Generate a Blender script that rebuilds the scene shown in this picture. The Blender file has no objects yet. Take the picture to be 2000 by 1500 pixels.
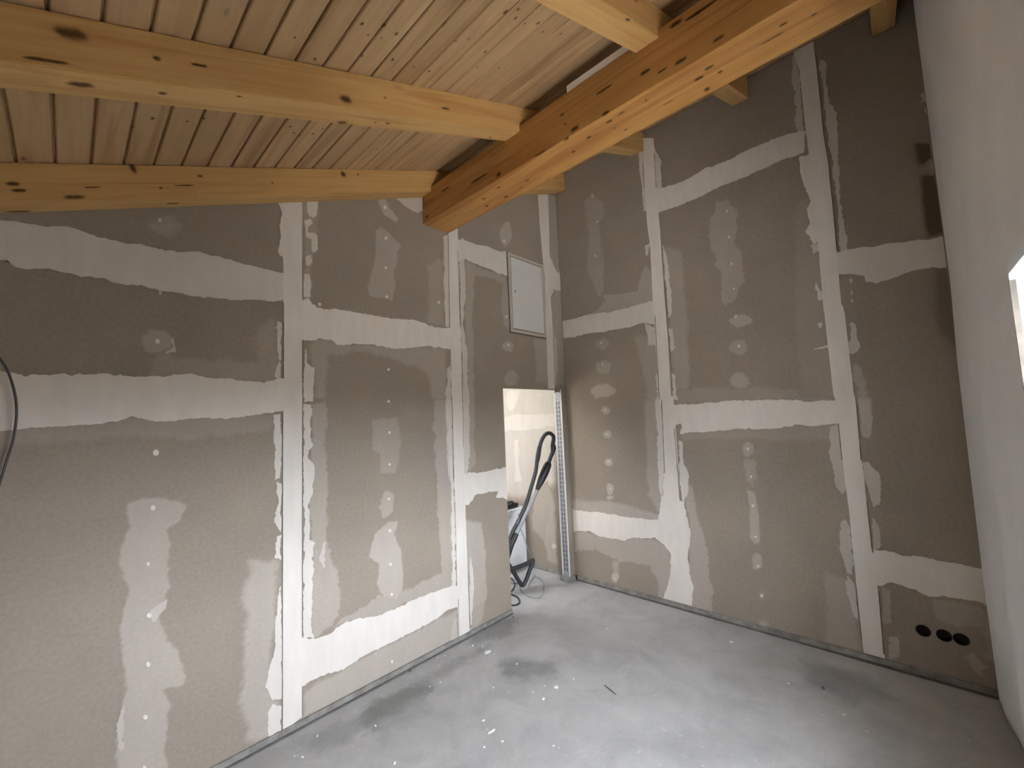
import bpy, bmesh, math, random
import numpy as np
from mathutils import Vector, Matrix
from mathutils.geometry import tessellate_polygon

random.seed(4)
scn = bpy.context.scene
C = scn.collection

# ------------------------------------------------------------------ camera
FPX = 813.1
YAW, PITCH, ROLL = 0.753723, 0.0815568, -0.0415550
CAM = np.array([0.0, 0.0, 1.70])
def cam_rows():
    cy, sy, cp, sp = math.cos(YAW), math.sin(YAW), math.cos(PITCH), math.sin(PITCH)
    F = np.array([cy*cp, sy*cp, sp]); Rt = np.array([sy, -cy, 0.0]); U = np.cross(Rt, F)
    c, s = math.cos(ROLL), math.sin(ROLL)
    return c*Rt + s*U, -s*Rt + c*U, F
RIGHT, UP, FWD = cam_rows()
cam = bpy.data.cameras.new('camera')
cam.sensor_fit = 'HORIZONTAL'; cam.sensor_width = 36.0; cam.lens = FPX/2000*36.0
cam.clip_start = 0.02
camo = bpy.data.objects.new('camera', cam); C.objects.link(camo)
mw = Matrix.Identity(4)
for i in range(3):
    mw[i][0] = RIGHT[i]; mw[i][1] = UP[i]; mw[i][2] = -FWD[i]; mw[i][3] = CAM[i]
camo.matrix_world = mw
scn.camera = camo

# ------------------------------------------------------------------ daylight
SKY = 42.0
world = bpy.data.worlds.new('daylight'); scn.world = world; world.use_nodes = True
wn, wl = world.node_tree.nodes, world.node_tree.links
wn.clear()
wo = wn.new('ShaderNodeOutputWorld'); wb = wn.new('ShaderNodeBackground')
tc = wn.new('ShaderNodeTexCoord'); sx = wn.new('ShaderNodeSeparateXYZ'); rp = wn.new('ShaderNodeValToRGB')
wl.new(tc.outputs['Generated'], sx.inputs[0]); 
mr = wn.new('ShaderNodeMapRange'); mr.inputs['From Min'].default_value = -1; mr.inputs['From Max'].default_value = 1
wl.new(sx.outputs['Z'], mr.inputs['Value']); wl.new(mr.outputs[0], rp.inputs[0])
rp.color_ramp.elements[0].position = 0.50; rp.color_ramp.elements[0].color = (.06, .058, .05, 1)
rp.color_ramp.elements[1].position = 0.53; rp.color_ramp.elements[1].color = (.87, .955, 1.09, 1)
wl.new(rp.outputs[0], wb.inputs['Color']); wb.inputs['Strength'].default_value = SKY
wl.new(wb.outputs[0], wo.inputs['Surface'])

# high sun passing along the outside of the window wall: it never enters the room, it is added to light the bounce slab outside
bounce_sun = bpy.data.lights.new('bounce_sun', 'SUN'); bounce_sun.energy = 210.0; bounce_sun.angle = math.radians(.6); bounce_sun.color = (1.0, .97, .93)
suno = bpy.data.objects.new('bounce_sun', bounce_sun); C.objects.link(suno)
suno.rotation_euler = Vector((-.62, .02, -.78)).to_track_quat('-Z', 'Y').to_euler(); suno.location = (8, -3, 9)

def portal(name, loc, size, rot):
    l = bpy.data.lights.new(name, 'AREA'); l.shape = 'RECTANGLE'; l.size, l.size_y = size
    l.cycles.is_portal = True
    o = bpy.data.objects.new(name, l); C.objects.link(o); o.location = loc; o.rotation_euler = rot
    return o

scn.view_settings.view_transform = 'Standard'
scn.view_settings.look = 'None'
scn.view_settings.gamma = 1.0
scn.view_settings.use_curve_mapping = False
scn.view_settings.exposure = 0.0
scn.cycles.max_bounces = 8
scn.cycles.diffuse_bounces = 6
scn.cycles.glossy_bounces = 2
scn.cycles.transmission_bounces = 2
scn.cycles.use_adaptive_sampling = True
scn.cycles.adaptive_threshold = 0.05
scn.cycles.adaptive_min_samples = 16
scn.cycles.use_light_tree = False
world.cycles.sampling_method = 'MANUAL'; world.cycles.sample_map_resolution = 256
scn.cycles.transparent_max_bounces = 24
scn.cycles.sample_clamp_indirect = 60.0

# ------------------------------------------------------------------ dimensions (metres)
YL = 2.65            # room face of the left wall
XR = 3.67            # room face of the right wall
YP = -0.2635         # room face of the plastered window wall
XB = -2.2            # rear wall
SL, Z0 = 0.404, 2.717            # underside of the rafters: z = Z0 + SL*x
RH = 0.168                       # rafter depth measured vertically
TH = math.atan(SL)
DX0, DX1, DZ = 2.70, 3.58, 1.982 # doorway
WX0, WX1, WZ0, WZ1 = 0.72, 1.957, 0.80, 2.076   # window opening in the plastered wall
def zu(x): return Z0 + SL*x

# photo pixel -> direction / point on a real surface
def ray(x, y):
    return RIGHT*((x-1000)/FPX) - UP*((y-750)/FPX) + FWD
def on_plane(x, y, p0, n):
    d = ray(x, y); n = np.array(n, float)
    return CAM + d*(np.dot(np.array(p0, float)-CAM, n)/np.dot(d, n))
def on_left(x, y): return on_plane(x, y, (0, YL, 0), (0, 1, 0))
def on_right(x, y): return on_plane(x, y, (XR, 0, 0), (1, 0, 0))
def on_floor(x, y, z=0): return on_plane(x, y, (0, 0, z), (0, 0, 1))

# ------------------------------------------------------------------ node helpers
class NT:
    def __init__(s, name):
        s.m = bpy.data.materials.new(name); s.m.use_nodes = True
        s.n, s.l = s.m.node_tree.nodes, s.m.node_tree.links
        s.b = s.n['Principled BSDF']
    def node(s, t, **kw):
        n = s.n.new(t)
        for k, v in kw.items():
            if k in n.inputs: n.inputs[k].default_value = v
            else: setattr(n, k, v)
        return n
    def link(s, a, b): s.l.new(a, b)
    def pos(s, scale=(1, 1, 1), rot=(0, 0, 0), rnd=0.0):
        g = s.node('ShaderNodeNewGeometry'); mp = s.node('ShaderNodeMapping')
        if any(rot):        # turn the world first, then stretch along the turned axes
            mp.vector_type = 'TEXTURE'; mp.inputs['Scale'].default_value = tuple(1/c for c in scale); mp.inputs['Rotation'].default_value = tuple(-c for c in rot)
        else:
            mp.inputs['Scale'].default_value = scale
        s.link(g.outputs['Position'], mp.inputs['Vector'])
        if rnd:
            oi = s.node('ShaderNodeObjectInfo'); mm = s.node('ShaderNodeMath', operation='MULTIPLY'); mm.inputs[1].default_value = rnd
            s.link(oi.outputs['Random'], mm.inputs[0])
            cb = s.node('ShaderNodeCombineXYZ')
            for i in range(3): s.link(mm.outputs[0], cb.inputs[i])
            va = s.node('ShaderNodeVectorMath', operation='ADD')
            s.link(mp.outputs[0], va.inputs[0]); s.link(cb.outputs[0], va.inputs[1])
            return va.outputs[0]
        return mp.outputs[0]
    def noise(s, vec, scale, detail=4, rough=.55, dist=0):
        n = s.node('ShaderNodeTexNoise'); n.inputs['Scale'].default_value = scale
        n.inputs['Detail'].default_value = detail; n.inputs['Roughness'].default_value = rough
        n.inputs['Distortion'].default_value = dist
        s.link(vec, n.inputs['Vector']); return n.outputs['Fac']
    def ramp(s, fac, stops):
        r = s.node('ShaderNodeValToRGB'); e = r.color_ramp.elements
        while len(e) < len(stops): e.new(0.5)
        for k, (p, c) in enumerate(stops):
            e[k].position = p
            e[k].color = (c, c, c, 1) if isinstance(c, (int, float)) else (*c, 1)
        s.link(fac, r.inputs[0]); return r.outputs[0]
    def mix(s, fac, a, b, mode='MIX'):
        m = s.node('ShaderNodeMix', data_type='RGBA', blend_type=mode)
        for sock, v in ((m.inputs[0], fac), (m.inputs[6], a), (m.inputs[7], b)):
            if hasattr(v, 'links'): s.link(v, sock)
            elif isinstance(v, (int, float)): sock.default_value = v
            else: sock.default_value = (*v, 1)
        return m.outputs[2]
    def attr(s, name):
        a = s.node('ShaderNodeAttribute'); a.attribute_name = name; return a.outputs['Fac']
    def bump(s, h, strength=.3, dist=.002):
        b = s.node('ShaderNodeBump'); b.inputs['Strength'].default_value = strength; b.inputs['Distance'].default_value = dist
        s.link(h, b.inputs['Height']); s.link(b.outputs[0], s.b.inputs['Normal'])
    def fin(s, col=None, rough=.7, metal=0):
        if col is not None:
            if hasattr(col, 'links'): s.link(col, s.b.inputs['Base Color'])
            else: s.b.inputs['Base Color'].default_value = (*col, 1)
        if hasattr(rough, 'links'): s.link(rough, s.b.inputs['Roughness'])
        else: s.b.inputs['Roughness'].default_value = rough
        s.b.inputs['Metallic'].default_value = metal
        return s.m

MAT = {}
BOARD, COMP = (.314, .252, .188), (.745, .687, .612)
def mk_drywall():
    t = NT('grey plasterboard paper'); p = t.pos()
    n1 = t.noise(p, 2.2, 2); n2 = t.noise(p, 60, 1)
    board = t.ramp(n1, [(.3, tuple(c*.93 for c in BOARD)), (.7, tuple(c*1.06 for c in BOARD))])
    board = t.mix(.10, board, t.ramp(n2, [(.3, .2), (.7, .55)]))
    comp = t.ramp(t.noise(t.pos((9, 9, 2.2)), 1.6, 2, .6), [(.25, tuple(c*.93 for c in COMP)), (.7, tuple(c*1.03 for c in COMP))])
    col = t.mix(t.attr('cov'), board, comp)      # cov: how thickly the filler covers the paper (0 on the bare boards)
    return t.fin(col, .85)
def layer(t, attr):
    """thin coat: how much it hides of what lies under it is the attribute (feathered at its edge)"""
    tr = t.node('ShaderNodeBsdfTransparent'); mx = t.node('ShaderNodeMixShader')
    t.link(t.attr(attr), mx.inputs[0]); t.link(tr.outputs[0], mx.inputs[1]); t.link(t.b.outputs[0], mx.inputs[2])
    t.link(mx.outputs[0], t.n['Material Output'].inputs['Surface'])
    return t.m
def mk_coat(name, col, attr, rough=.7):
    t = NT(name); t.fin(t.ramp(t.noise(t.pos(), 25, 4), [(.3, tuple(c*.8 for c in col)), (.7, tuple(c*1.2 for c in col))]), rough); return layer(t, attr)
MAT['brownstain'] = mk_coat('brown water stain', (.13, .085, .03), 'stain')
MAT['damp'] = mk_coat('damp dark screed', (.15, .145, .135), 'stain', .6)
MAT['knotwood'] = mk_coat('dark knot wood', (.105, .040, .011), 'knot', .55)
MAT['drywall'] = mk_drywall()

def mk_plaster():
    t = NT('rough lime plaster'); p = t.pos()
    col = t.ramp(t.noise(p, 3.0, 5), [(.3, (.85, .865, .865)), (.7, (.91, .92, .92))])
    a = t.noise(p, 9, 4); b = t.noise(p, 130, 4, .7)
    m = t.node('ShaderNodeMath', operation='MULTIPLY_ADD'); m.inputs[1].default_value = 6.0
    t.link(a, m.inputs[0]); t.link(b, m.inputs[2])
    t.bump(m.outputs[0], .35, .0022)
    return t.fin(col, .9)
MAT['plaster'] = mk_plaster()

def mk_screed():
    t = NT('cement screed'); p = t.pos()
    base = t.ramp(t.noise(p, 1.5, 6, .62), [(.32, (.37, .36, .335)), (.52, (.45, .44, .415)), (.72, (.53, .52, .495))])
    sm = t.ramp(t.noise(t.pos((1, 1, 1), (0, 0, .7)), 4.5, 5, .6, .6), [(.36, .0), (.5, .5), (.66, 1.0)])
    base = t.mix(.45, base, t.mix(sm, (.33, .32, .30), (.56, .55, .53)))
    fine = t.ramp(t.noise(p, 55, 5, .7), [(.3, (.35, .34, .32)), (.7, (.56, .55, .53))])
    base = t.mix(.22, base, fine)
    specks = t.ramp(t.noise(p, 26, 2, .5), [(.70, 0), (.76, 1)])
    base = t.mix(specks, base, (.62, .61, .59))
    col = base
    t.bump(t.noise(p, 30, 6, .7), .22, .003)
    return t.fin(col, .82)
MAT['screed'] = mk_screed()

def mk_wood(name, light, dark, streak, rot=(0, 0, 0), knot_rate=1.0, along='x', rnd=7.0):
    """spruce: grain streaks run along the given world axis; 'knot' darkens the inlaid knots"""
    t = NT(name)
    lo, hi = 1.2, 26.0
    sc = (lo, hi, hi) if along == 'x' else (hi, lo, hi)
    p = t.pos(sc, rot, rnd)
    g = t.noise(p, 1.0, 4, .62, .8)
    base = t.ramp(g, [(.28, dark), (.5, tuple((a+b)/2 for a, b in zip(light, dark))), (.74, light)])
    sc2 = (.5, 9, 9) if along == 'x' else (9, .5, 9)
    g2 = t.noise(t.pos(sc2, rot, rnd), 1.0, 3, .5, 1.6)
    base = t.mix(t.ramp(g2, [(.52, 0), (.68, .75)]), base, streak)
    # small random knots
    ks = (5, 11, 11) if along == 'x' else (11, 5, 11)
    v = t.node('ShaderNodeTexVoronoi'); v.inputs['Scale'].default_value = knot_rate; v.inputs['Randomness'].default_value = 1
    t.link(t.pos(ks, rot, rnd), v.inputs['Vector'])
    sp = t.node('ShaderNodeSeparateColor'); t.link(v.outputs['Color'], sp.inputs[0])
    on = t.ramp(sp.outputs[0], [(.70, 0), (.72, 1)])
    kn = t.ramp(v.outputs['Distance'], [(.05, .9), (.085, .4), (.15, 0)])
    kf = t.mix(1.0, kn, on, 'MULTIPLY')
    base = t.mix(kf, base, (.13, .06, .02))
    oi = t.node('ShaderNodeObjectInfo')
    base = t.mix(1.0, base, t.ramp(oi.outputs['Random'], [(0, (.88, .86, .83)), (1, (1.05, 1.05, 1.05))]), 'MULTIPLY')
    return t.fin(base, .62)
MAT['rafter'] = mk_wood('planed spruce of rafters', (.62, .385, .145), (.52, .29, .092), (.42, .20, .055), (0, TH, 0), .8, 'x')
MAT['purlin'] = mk_wood('planed spruce of purlin', (.54, .285, .085), (.41, .185, .042), (.33, .125, .026), (0, 0, 0), .9, 'y')
MAT['plank'] = mk_wood('spruce ceiling boarding', (.52, .345, .18), (.43, .27, .125), (.33, .185, .075), (0, TH, 0), 1.0, 'y', 31.0)
MAT['pale'] = mk_wood('pale wood for lit plank', (.93, .92, .86), (.90, .88, .80), (.85, .82, .72), (0, TH, 0), .5, 'y')  # near-white tone paints in the light on a ceiling plank

def simple(name, col, rough=.6, metal=0, nscale=40, var=.08):
    t = NT(name); n = t.noise(t.pos(), nscale, 4)
    c = t.ramp(n, [(.3, tuple(x*(1-var) for x in col)), (.7, tuple(min(1, x*(1+var)) for x in col))])
    return t.fin(c, rough, metal)
MAT['groove'] = simple('groove paper with painted shade', (.17, .142, .115), .9, 0, 30, .15)
MAT['foam'] = simple('grey edge strip', (.25, .235, .210), .9, 0, 14, .35)
MAT['dust_and_shade'] = simple('dark gap fill and shade', (.13, .115, .10), .95, 0, 12, .3)  # also paints the shade lines at the wall foot and access panel
MAT['steel'] = simple('galvanised steel', (.46, .47, .48), .5, .35, 90, .1)
MAT['chalk'] = simple('plaster crumbs', (.82, .81, .79), .9, 0, 60, .05)
MAT['panelwhite'] = simple('grey white sheet metal', (.66, .65, .62), .5, 0, 50, .03)
MAT['panelframe'] = simple('beige panel frame', (.52, .46, .385), .55, 0, 50, .05)
MAT['black'] = simple('black plastic', (.022, .022, .023), .42, 0, 80, .2)
MAT['boxblack'] = simple('dark socket plastic', (.030, .016, .013), .6, 0, 80, .2)
MAT['hose'] = simple('dark grey hose rubber', (.042, .043, .043), .5, 0, 120, .15)
MAT['alu'] = simple('brushed aluminium tube', (.34, .345, .35), .5, .2, 120, .08)
MAT['cablegrey'] = simple('grey cable sheath', (.30, .30, .29), .5, 0, 80, .1)
MAT['cabledark'] = simple('dark grey cable sheath', (.07, .07, .065), .5, 0, 80, .1)
MAT['white'] = simple('white plastic', (.86, .87, .88), .4, 0, 40, .02)
MAT['insul'] = simple('mineral wool', (.16, .14, .10), 1.0, 0, 60, .4)
MAT['paint'] = simple('white painted wall', (.80, .79, .77), .85, 0, 6, .03)
MAT['winframe'] = simple('white window frame', (.80, .80, .79), .35, 0, 30, .02)
def mk_glass():
    t = NT('window glass'); n, l = t.n, t.l
    tr = n.new('ShaderNodeBsdfTransparent'); gl = n.new('ShaderNodeBsdfGlossy'); gl.inputs['Roughness'].default_value = .02
    mx = n.new('ShaderNodeMixShader'); mx.inputs[0].default_value = .06
    l.new(tr.outputs[0], mx.inputs[1]); l.new(gl.outputs[0], mx.inputs[2]); l.new(mx.outputs[0], n['Material Output'].inputs['Surface'])
    return t.m
MAT['glass'] = mk_glass()

# ------------------------------------------------------------------ mesh helpers
def link(name, me, mat=None, parent=None):
    o = bpy.data.objects.new(name, me); C.objects.link(o)
    if mat is not None and me is not None and not me.materials: me.materials.append(MAT[mat])
    if parent is not None: o.parent = parent
    return o
def tag(o, label, cat, group=None, kind=None):
    o['label'] = label; o['category'] = cat
    if group: o['group'] = group
    if kind: o['kind'] = kind
    return o
def empty(name, loc=(0, 0, 0)):
    o = bpy.data.objects.new(name, None); C.objects.link(o); o.location = loc
    o.empty_display_size = .1
    return o
def mesh(name, verts, faces, smooth=False):
    me = bpy.data.meshes.new(name); me.from_pydata([tuple(map(float, v)) for v in verts], [], faces); me.update()
    if smooth:
        for p in me.polygons: p.use_smooth = True
    return me
def fixn(me):
    bm = bmesh.new(); bm.from_mesh(me); bmesh.ops.recalc_face_normals(bm, faces=bm.faces); bm.to_mesh(me); bm.free(); return me
def box_bm(bm, a, b, bevel=0):
    r = bmesh.ops.create_cube(bm, size=1)
    for v in r['verts']:
        v.co = Vector([a[i] + (v.co[i]+.5)*(b[i]-a[i]) for i in range(3)])
    if bevel:
        es = list({e for v in r['verts'] for e in v.link_edges})
        bmesh.ops.bevel(bm, geom=es, offset=bevel, segments=2, affect='EDGES', profile=.6)
def box(name, a, b, mat, parent=None, bevel=0):
    bm = bmesh.new(); box_bm(bm, a, b, bevel); me = bpy.data.meshes.new(name); bm.to_mesh(me); bm.free()
    return link(name, me, mat, parent)
def boxes(name, lst, mat, parent=None, bevel=0):
    bm = bmesh.new()
    for a, b in lst: box_bm(bm, a, b, bevel)
    me = bpy.data.meshes.new(name); bm.to_mesh(me); bm.free()
    return link(name, me, mat, parent)
def slab(name, outer, to3, depth, mat, parent=None, holes=()):
    """flat panel with thickness: outline (u,v), to3(u,v,w) maps to the room, w=0 the room face"""
    loops = [list(outer)] + [list(h) for h in holes]
    flat = [p for l in loops for p in l]
    tris = tessellate_polygon([[Vector((p[0], p[1], 0)) for p in l] for l in loops])
    n = len(flat)
    v = [to3(p[0], p[1], 0) for p in flat] + [to3(p[0], p[1], depth) for p in flat]
    f = [tuple(t) for t in tris] + [tuple(n+i for i in reversed(t)) for t in tris]
    k = 0
    for l in loops:
        m = len(l)
        for i in range(m):
            a, b = k+i, k+(i+1) % m
            f.append((a, b, n+b, n+a))
        k += m
    return link(name, fixn(mesh(name, v, f)), mat, parent)
def tube(name, pts, r, mat, parent=None, seg=10, closed_caps=True, sub=6):
    """round tube through points (Catmull-Rom), r a number or one radius per point"""
    P = [np.array(p, float) for p in pts]; n = len(P)
    R = [r]*n if isinstance(r, (int, float)) else list(r)
    Q, RR = [], []
    for i in range(n-1):
        p0, p1, p2, p3 = P[max(i-1, 0)], P[i], P[i+1], P[min(i+2, n-1)]
        for k in range(sub):
            t = k/sub
            Q.append(.5*((2*p1)+(-p0+p2)*t+(2*p0-5*p1+4*p2-p3)*t*t+(-p0+3*p1-3*p2+p3)*t**3)); RR.append(R[i]*(1-t)+R[i+1]*t)
    Q.append(P[-1]); RR.append(R[-1])
    verts, faces = [], []
    up = np.array([.31, .2, .93])
    for i, q in enumerate(Q):
        d = Q[min(i+1, len(Q)-1)]-Q[max(i-1, 0)]; d = d/(np.linalg.norm(d)+1e-9)
        a = up - d*np.dot(up, d); a /= np.linalg.norm(a)+1e-9; up = a
        b = np.cross(d, a)
        for k in range(seg):
            w = 2*math.pi*k/seg; verts.append(q + RR[i]*(math.cos(w)*a+math.sin(w)*b))
    for i in range(len(Q)-1):
        for k in range(seg):
            faces.append((i*seg+k, i*seg+(k+1) % seg, (i+1)*seg+(k+1) % seg, (i+1)*seg+k))
    if closed_caps:
        faces.append(tuple(range(seg-1, -1, -1))); faces.append(tuple((len(Q)-1)*seg+k for k in range(seg)))
    return link(name, mesh(name, verts, faces, True), mat, parent)

# value noise for ragged trowel edges
_rng = np.random.RandomState(11); _lat = _rng.rand(64, 64)
def vnoise(u, v):
    iu, iv = np.floor(u).astype(int), np.floor(v).astype(int); fu, fv = u-iu, v-iv
    fu = fu*fu*(3-2*fu); fv = fv*fv*(3-2*fv)
    g = lambda a, b: _lat[a % 64, b % 64]
    return (g(iu, iv)*(1-fu)+g(iu+1, iv)*fu)*(1-fv)+(g(iu, iv+1)*(1-fu)+g(iu+1, iv+1)*fu)*fv - .5
def sdf(poly, U, V):
    """signed distance, positive inside"""
    d = np.full(U.shape, 1e9); ins = np.zeros(U.shape, bool); n = len(poly)
    for i in range(n):
        ax, ay = poly[i]; bx, by = poly[(i+1) % n]; ex, ey = bx-ax, by-ay; L = ex*ex+ey*ey+1e-12
        t = np.clip(((U-ax)*ex+(V-ay)*ey)/L, 0, 1)
        d = np.minimum(d, (U-ax-t*ex)**2+(V-ay-t*ey)**2)
        if ay != by:
            c = ((ay > V) != (by > V)) & (U < (bx-ax)*(V-ay)/(by-ay)+ax)
            ins ^= c
    d = np.sqrt(d); return np.where(ins, d, -d)
def patch(name, poly, to3, op, soft, jag, base, thick, mat, parent, attr='cov', cell=None, clip=None, crisp=False):
    """thin trowelled layer on a surface: a fine grid clipped to the outline, feathered at its edge"""
    poly = [(float(a), float(b)) for a, b in poly]
    us, vs = [p[0] for p in poly], [p[1] for p in poly]
    m = soft+jag
    u0, u1, v0, v1 = min(us)-m, max(us)+m, min(vs)-m, max(vs)+m
    if cell is None: cell = max(min(.012, max(.0030, min(u1-u0, v1-v0)/14)) if soft > .02 else min(.0055, max(.0030, min(u1-u0, v1-v0)/14)), .0030)
    nu, nv = max(3, int((u1-u0)/cell)+1), max(3, int((v1-v0)/cell)+1)
    uu, vv = np.linspace(u0, u1, nu), np.linspace(v0, v1, nv)
    U, V = np.meshgrid(uu, vv, indexing='ij')
    D = sdf(poly, U, V)
    D = D + jag*(1.2*vnoise(U*14+3, V*14+7)+.8*vnoise(U*45, V*45)+.5*vnoise(U*120, V*120))
    cov = np.clip(D/soft+.5, 0, 1); cov = cov*cov*(3-2*cov)*op
    keep = cov > .004
    if crisp:                                   # clean trowelled edge: cut the grid exactly along the outline
        gu, gv = np.gradient(D, uu, vv); gl = np.maximum(np.hypot(gu, gv), .3)
        st = np.where(D < 0, np.minimum(-D/gl, (uu[1]-uu[0])*1.5), 0)
        keep = D > 0
        U, V = U+st*gu/gl, V+st*gv/gl
        cov = np.full(D.shape, float(op))
    cell_ok = keep[:-1, :-1] | keep[1:, :-1] | keep[:-1, 1:] | keep[1:, 1:]
    if clip is not None:
        c = clip(U, V); cell_ok &= c[:-1, :-1] & c[1:, :-1] & c[:-1, 1:] & c[1:, 1:]
    I, J = np.nonzero(cell_ok)
    if len(I) == 0: return None
    idx = np.full(U.shape, -1, int); used = np.zeros(U.shape, bool)
    for a, b in ((0, 0), (1, 0), (0, 1), (1, 1)): used[I+a, J+b] = True
    idx[used] = np.arange(used.sum())
    u, v, c = U[used], V[used], cov[used]
    w = -(base + thick*np.minimum(c/max(op, 1e-6), 1))
    X = to3(u, v, w)
    verts = np.stack([np.broadcast_to(q, u.shape) for q in X], 1)
    faces = np.stack([idx[I, J], idx[I+1, J], idx[I+1, J+1], idx[I, J+1]], 1)
    me = bpy.data.meshes.new(name); me.from_pydata(verts.tolist(), [], faces.tolist()); me.update()
    at = me.attributes.new(attr, 'FLOAT', 'POINT'); at.data.foreach_set('value', c.astype(np.float32))
    return link(name, me, mat, parent)

def L3(u, v, w=0): return (u, YL+w, v)        # left wall   (u = x, v = z, w into the wall)
def R3(u, v, w=0): return (XR+w, u, v)        # right wall  (u = y, v = z)
def F3(u, v, w=0): return (u, v, 0*u-w if not np.isscalar(u) else -w)   # floor (negative w is up)
def F3(u, v, w=0): return (u, v, -w)
def P3(u, v, w=0): return (u, YP-w, v)        # window wall

# ================================================================== SETTING
# floor
fl = slab('floor', [(XB, -1.0), (XR+.05, -1.0), (XR+.05, 6.0), (XB, 6.0)], F3, .12, 'screed')
tag(fl, 'bare grey cement screed floor with plaster splashes', 'floor', kind='structure')

# ------------------------------------------------ left wall (plasterboard with doorway)
def topz(x): return zu(x)+RH-.004
gap = .0008
wl_ = slab('wall_left', [(XB, 0), (DX0, 0), (DX0, DZ), (DX1+.01, DZ), (DX1+.01, 0), (XR+.059, 0), (XR+.059, topz(XR)), (XB, topz(XB))],
           lambda u, v, w: (u, YL+.0128+w, v), .0744, 'insul')
tag(wl_, 'long plasterboard partition on the left with filled joints and a doorway', 'wall', kind='structure')
def board_left(pts, side=0):
    if side == 0: return slab('plasterboard', pts, L3, .0125, 'drywall', wl_)
    return slab('plasterboard', pts, lambda u, v, w: (u, YL+.1-w, v), .0125, 'drywall', wl_)
SA, SB, SC = .907, 2.153, 3.466
B0 = .035
g = gap
board_left([(XB, B0), (SA-g, B0), (SA-g, 1.862-g), (XB, 1.862-g)])
board_left([(XB, 1.862+g), (SA-g, 1.862+g), (SA-g, 2.44-g), (XB, 2.44-g)][:2] + [(SA-g, 2.44-g), ((2.44-g-Z0-RH)/SL+.03, 2.44-g)][:2] + [(XB, topz(XB))])
board_left([(-1.0, 2.44+g), (SA-g, 2.44+g), (SA-g, topz(SA)), (-1.0, topz(-1.0))])
board_left([(SA+g, B0), (SB-g, B0), (SB-g, .312-g), (SA+g, .312-g)])
board_left([(SA+g, .312+g), (SB-g, .312+g), (SB-g, 2.33-g), (SA+g, 2.33-g)])
board_left([(SA+g, 2.33+g), (SB-g, 2.33+g), (SB-g, topz(SB)), (SA+g, topz(SA))])
board_left([(SB+g, B0), (DX0, B0), (DX0, 1.15-g), (SB+g, 1.15-g)])
board_left([(SB+g, 1.15+g), (DX0, 1.15+g), (DX0, DZ), (SC-g, DZ), (SC-g, 3.11-g), (SB+g, 3.11-g)])
board_left([(SB+g, 3.11+g), (SC-g, 3.11+g), (SC-g, topz(SC)), (SB+g, topz(SB))])
board_left([(SC+g, DZ), (DX1, DZ), (XR-.001, DZ), (XR-.001, topz(XR)), (SC+g, topz(SC))])
board_left([(DX1, .05), (XR-.001, .05), (XR-.001, DZ-g), (DX1, DZ-g)])
board_left([(XB, B0), (DX0, B0), (DX0, DZ), (XB, DZ)], 1)
board_left([(DX1, .05), (XR-.001, .05), (XR-.001, DZ), (DX1, DZ)], 1)
board_left([(XB, DZ+g), (XR-.001, DZ+g), (XR-.001, 2.6), (XB, 2.6)], 1)

# ------------------------------------------------ right wall
wr_ = slab('wall_right', [(YP-.4, 0), (6.0, 0), (6.0, topz(XR)+.09), (YP-.4, topz(XR)+.09)],
           lambda u, v, w: (XR+.06+w, u, v), .08, 'insul')
tag(wr_, 'plasterboard wall on the right with filled joints, meeting the plastered wall', 'wall', kind='structure')
SOCK = [on_right(*q)[1:] for q in ((1803, 1232), (1844, 1241.5), (1879, 1249))]
SR = .034
SOCK = [(float(y), .282) for y, z in SOCK]
SOCK[2] = (SOCK[1][0]-.071, .282)
def ring(y, z, r, n=24): return [(y+r*math.cos(2*math.pi*k/n), z+r*math.sin(2*math.pi*k/n)) for k in range(n)]
def board_right(pts, holes=()): return slab('plasterboard', pts, R3, .0125, 'drywall', wr_, holes)
SD, SE = 1.5686, .305
YT = topz(XR)
BR = .045
board_right([(SD+g, BR), (YL-.001, BR), (YL-.001, .60-g), (SD+g, .60-g)])
board_right([(SD+g, .60+g), (YL-.001, .60+g), (YL-.001, 2.70-g), (SD+g, 2.70-g)])
board_right([(SD+g, 2.70+g), (YL-.001, 2.70+g), (YL-.001, YT), (SD+g, YT)])
board_right([(SE+g, BR), (SD-g, BR), (SD-g, 1.627-g), (SE+g, 1.627-g)])
board_right([(SE+g, 1.627+g), (SD-g, 1.627+g), (SD-g, 3.63-g), (SE+g, 3.63-g)])
board_right([(SE+g, 3.63+g), (SD-g, 3.63+g), (SD-g, YT), (SE+g, YT)])
board_right([(YP, BR), (SE-g, BR), (SE-g, .672-g), (YP, .672-g)], [ring(y, z, SR) for y, z in SOCK])
board_right([(YP, .672+g), (SE-g, .672+g), (SE-g, 2.64-g), (YP, 2.64-g)])
board_right([(YP, 2.64+g), (SE-g, 2.64+g), (SE-g, YT), (YP, YT)])
board_right([(YL+.101, BR), (6.0, BR), (6.0, 1.61-g), (YL+.101, 1.61-g)])
board_right([(YL+.101, 1.61+g), (6.0, 1.61+g), (6.0, 2.6), (YL+.101, 2.6)])

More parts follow.
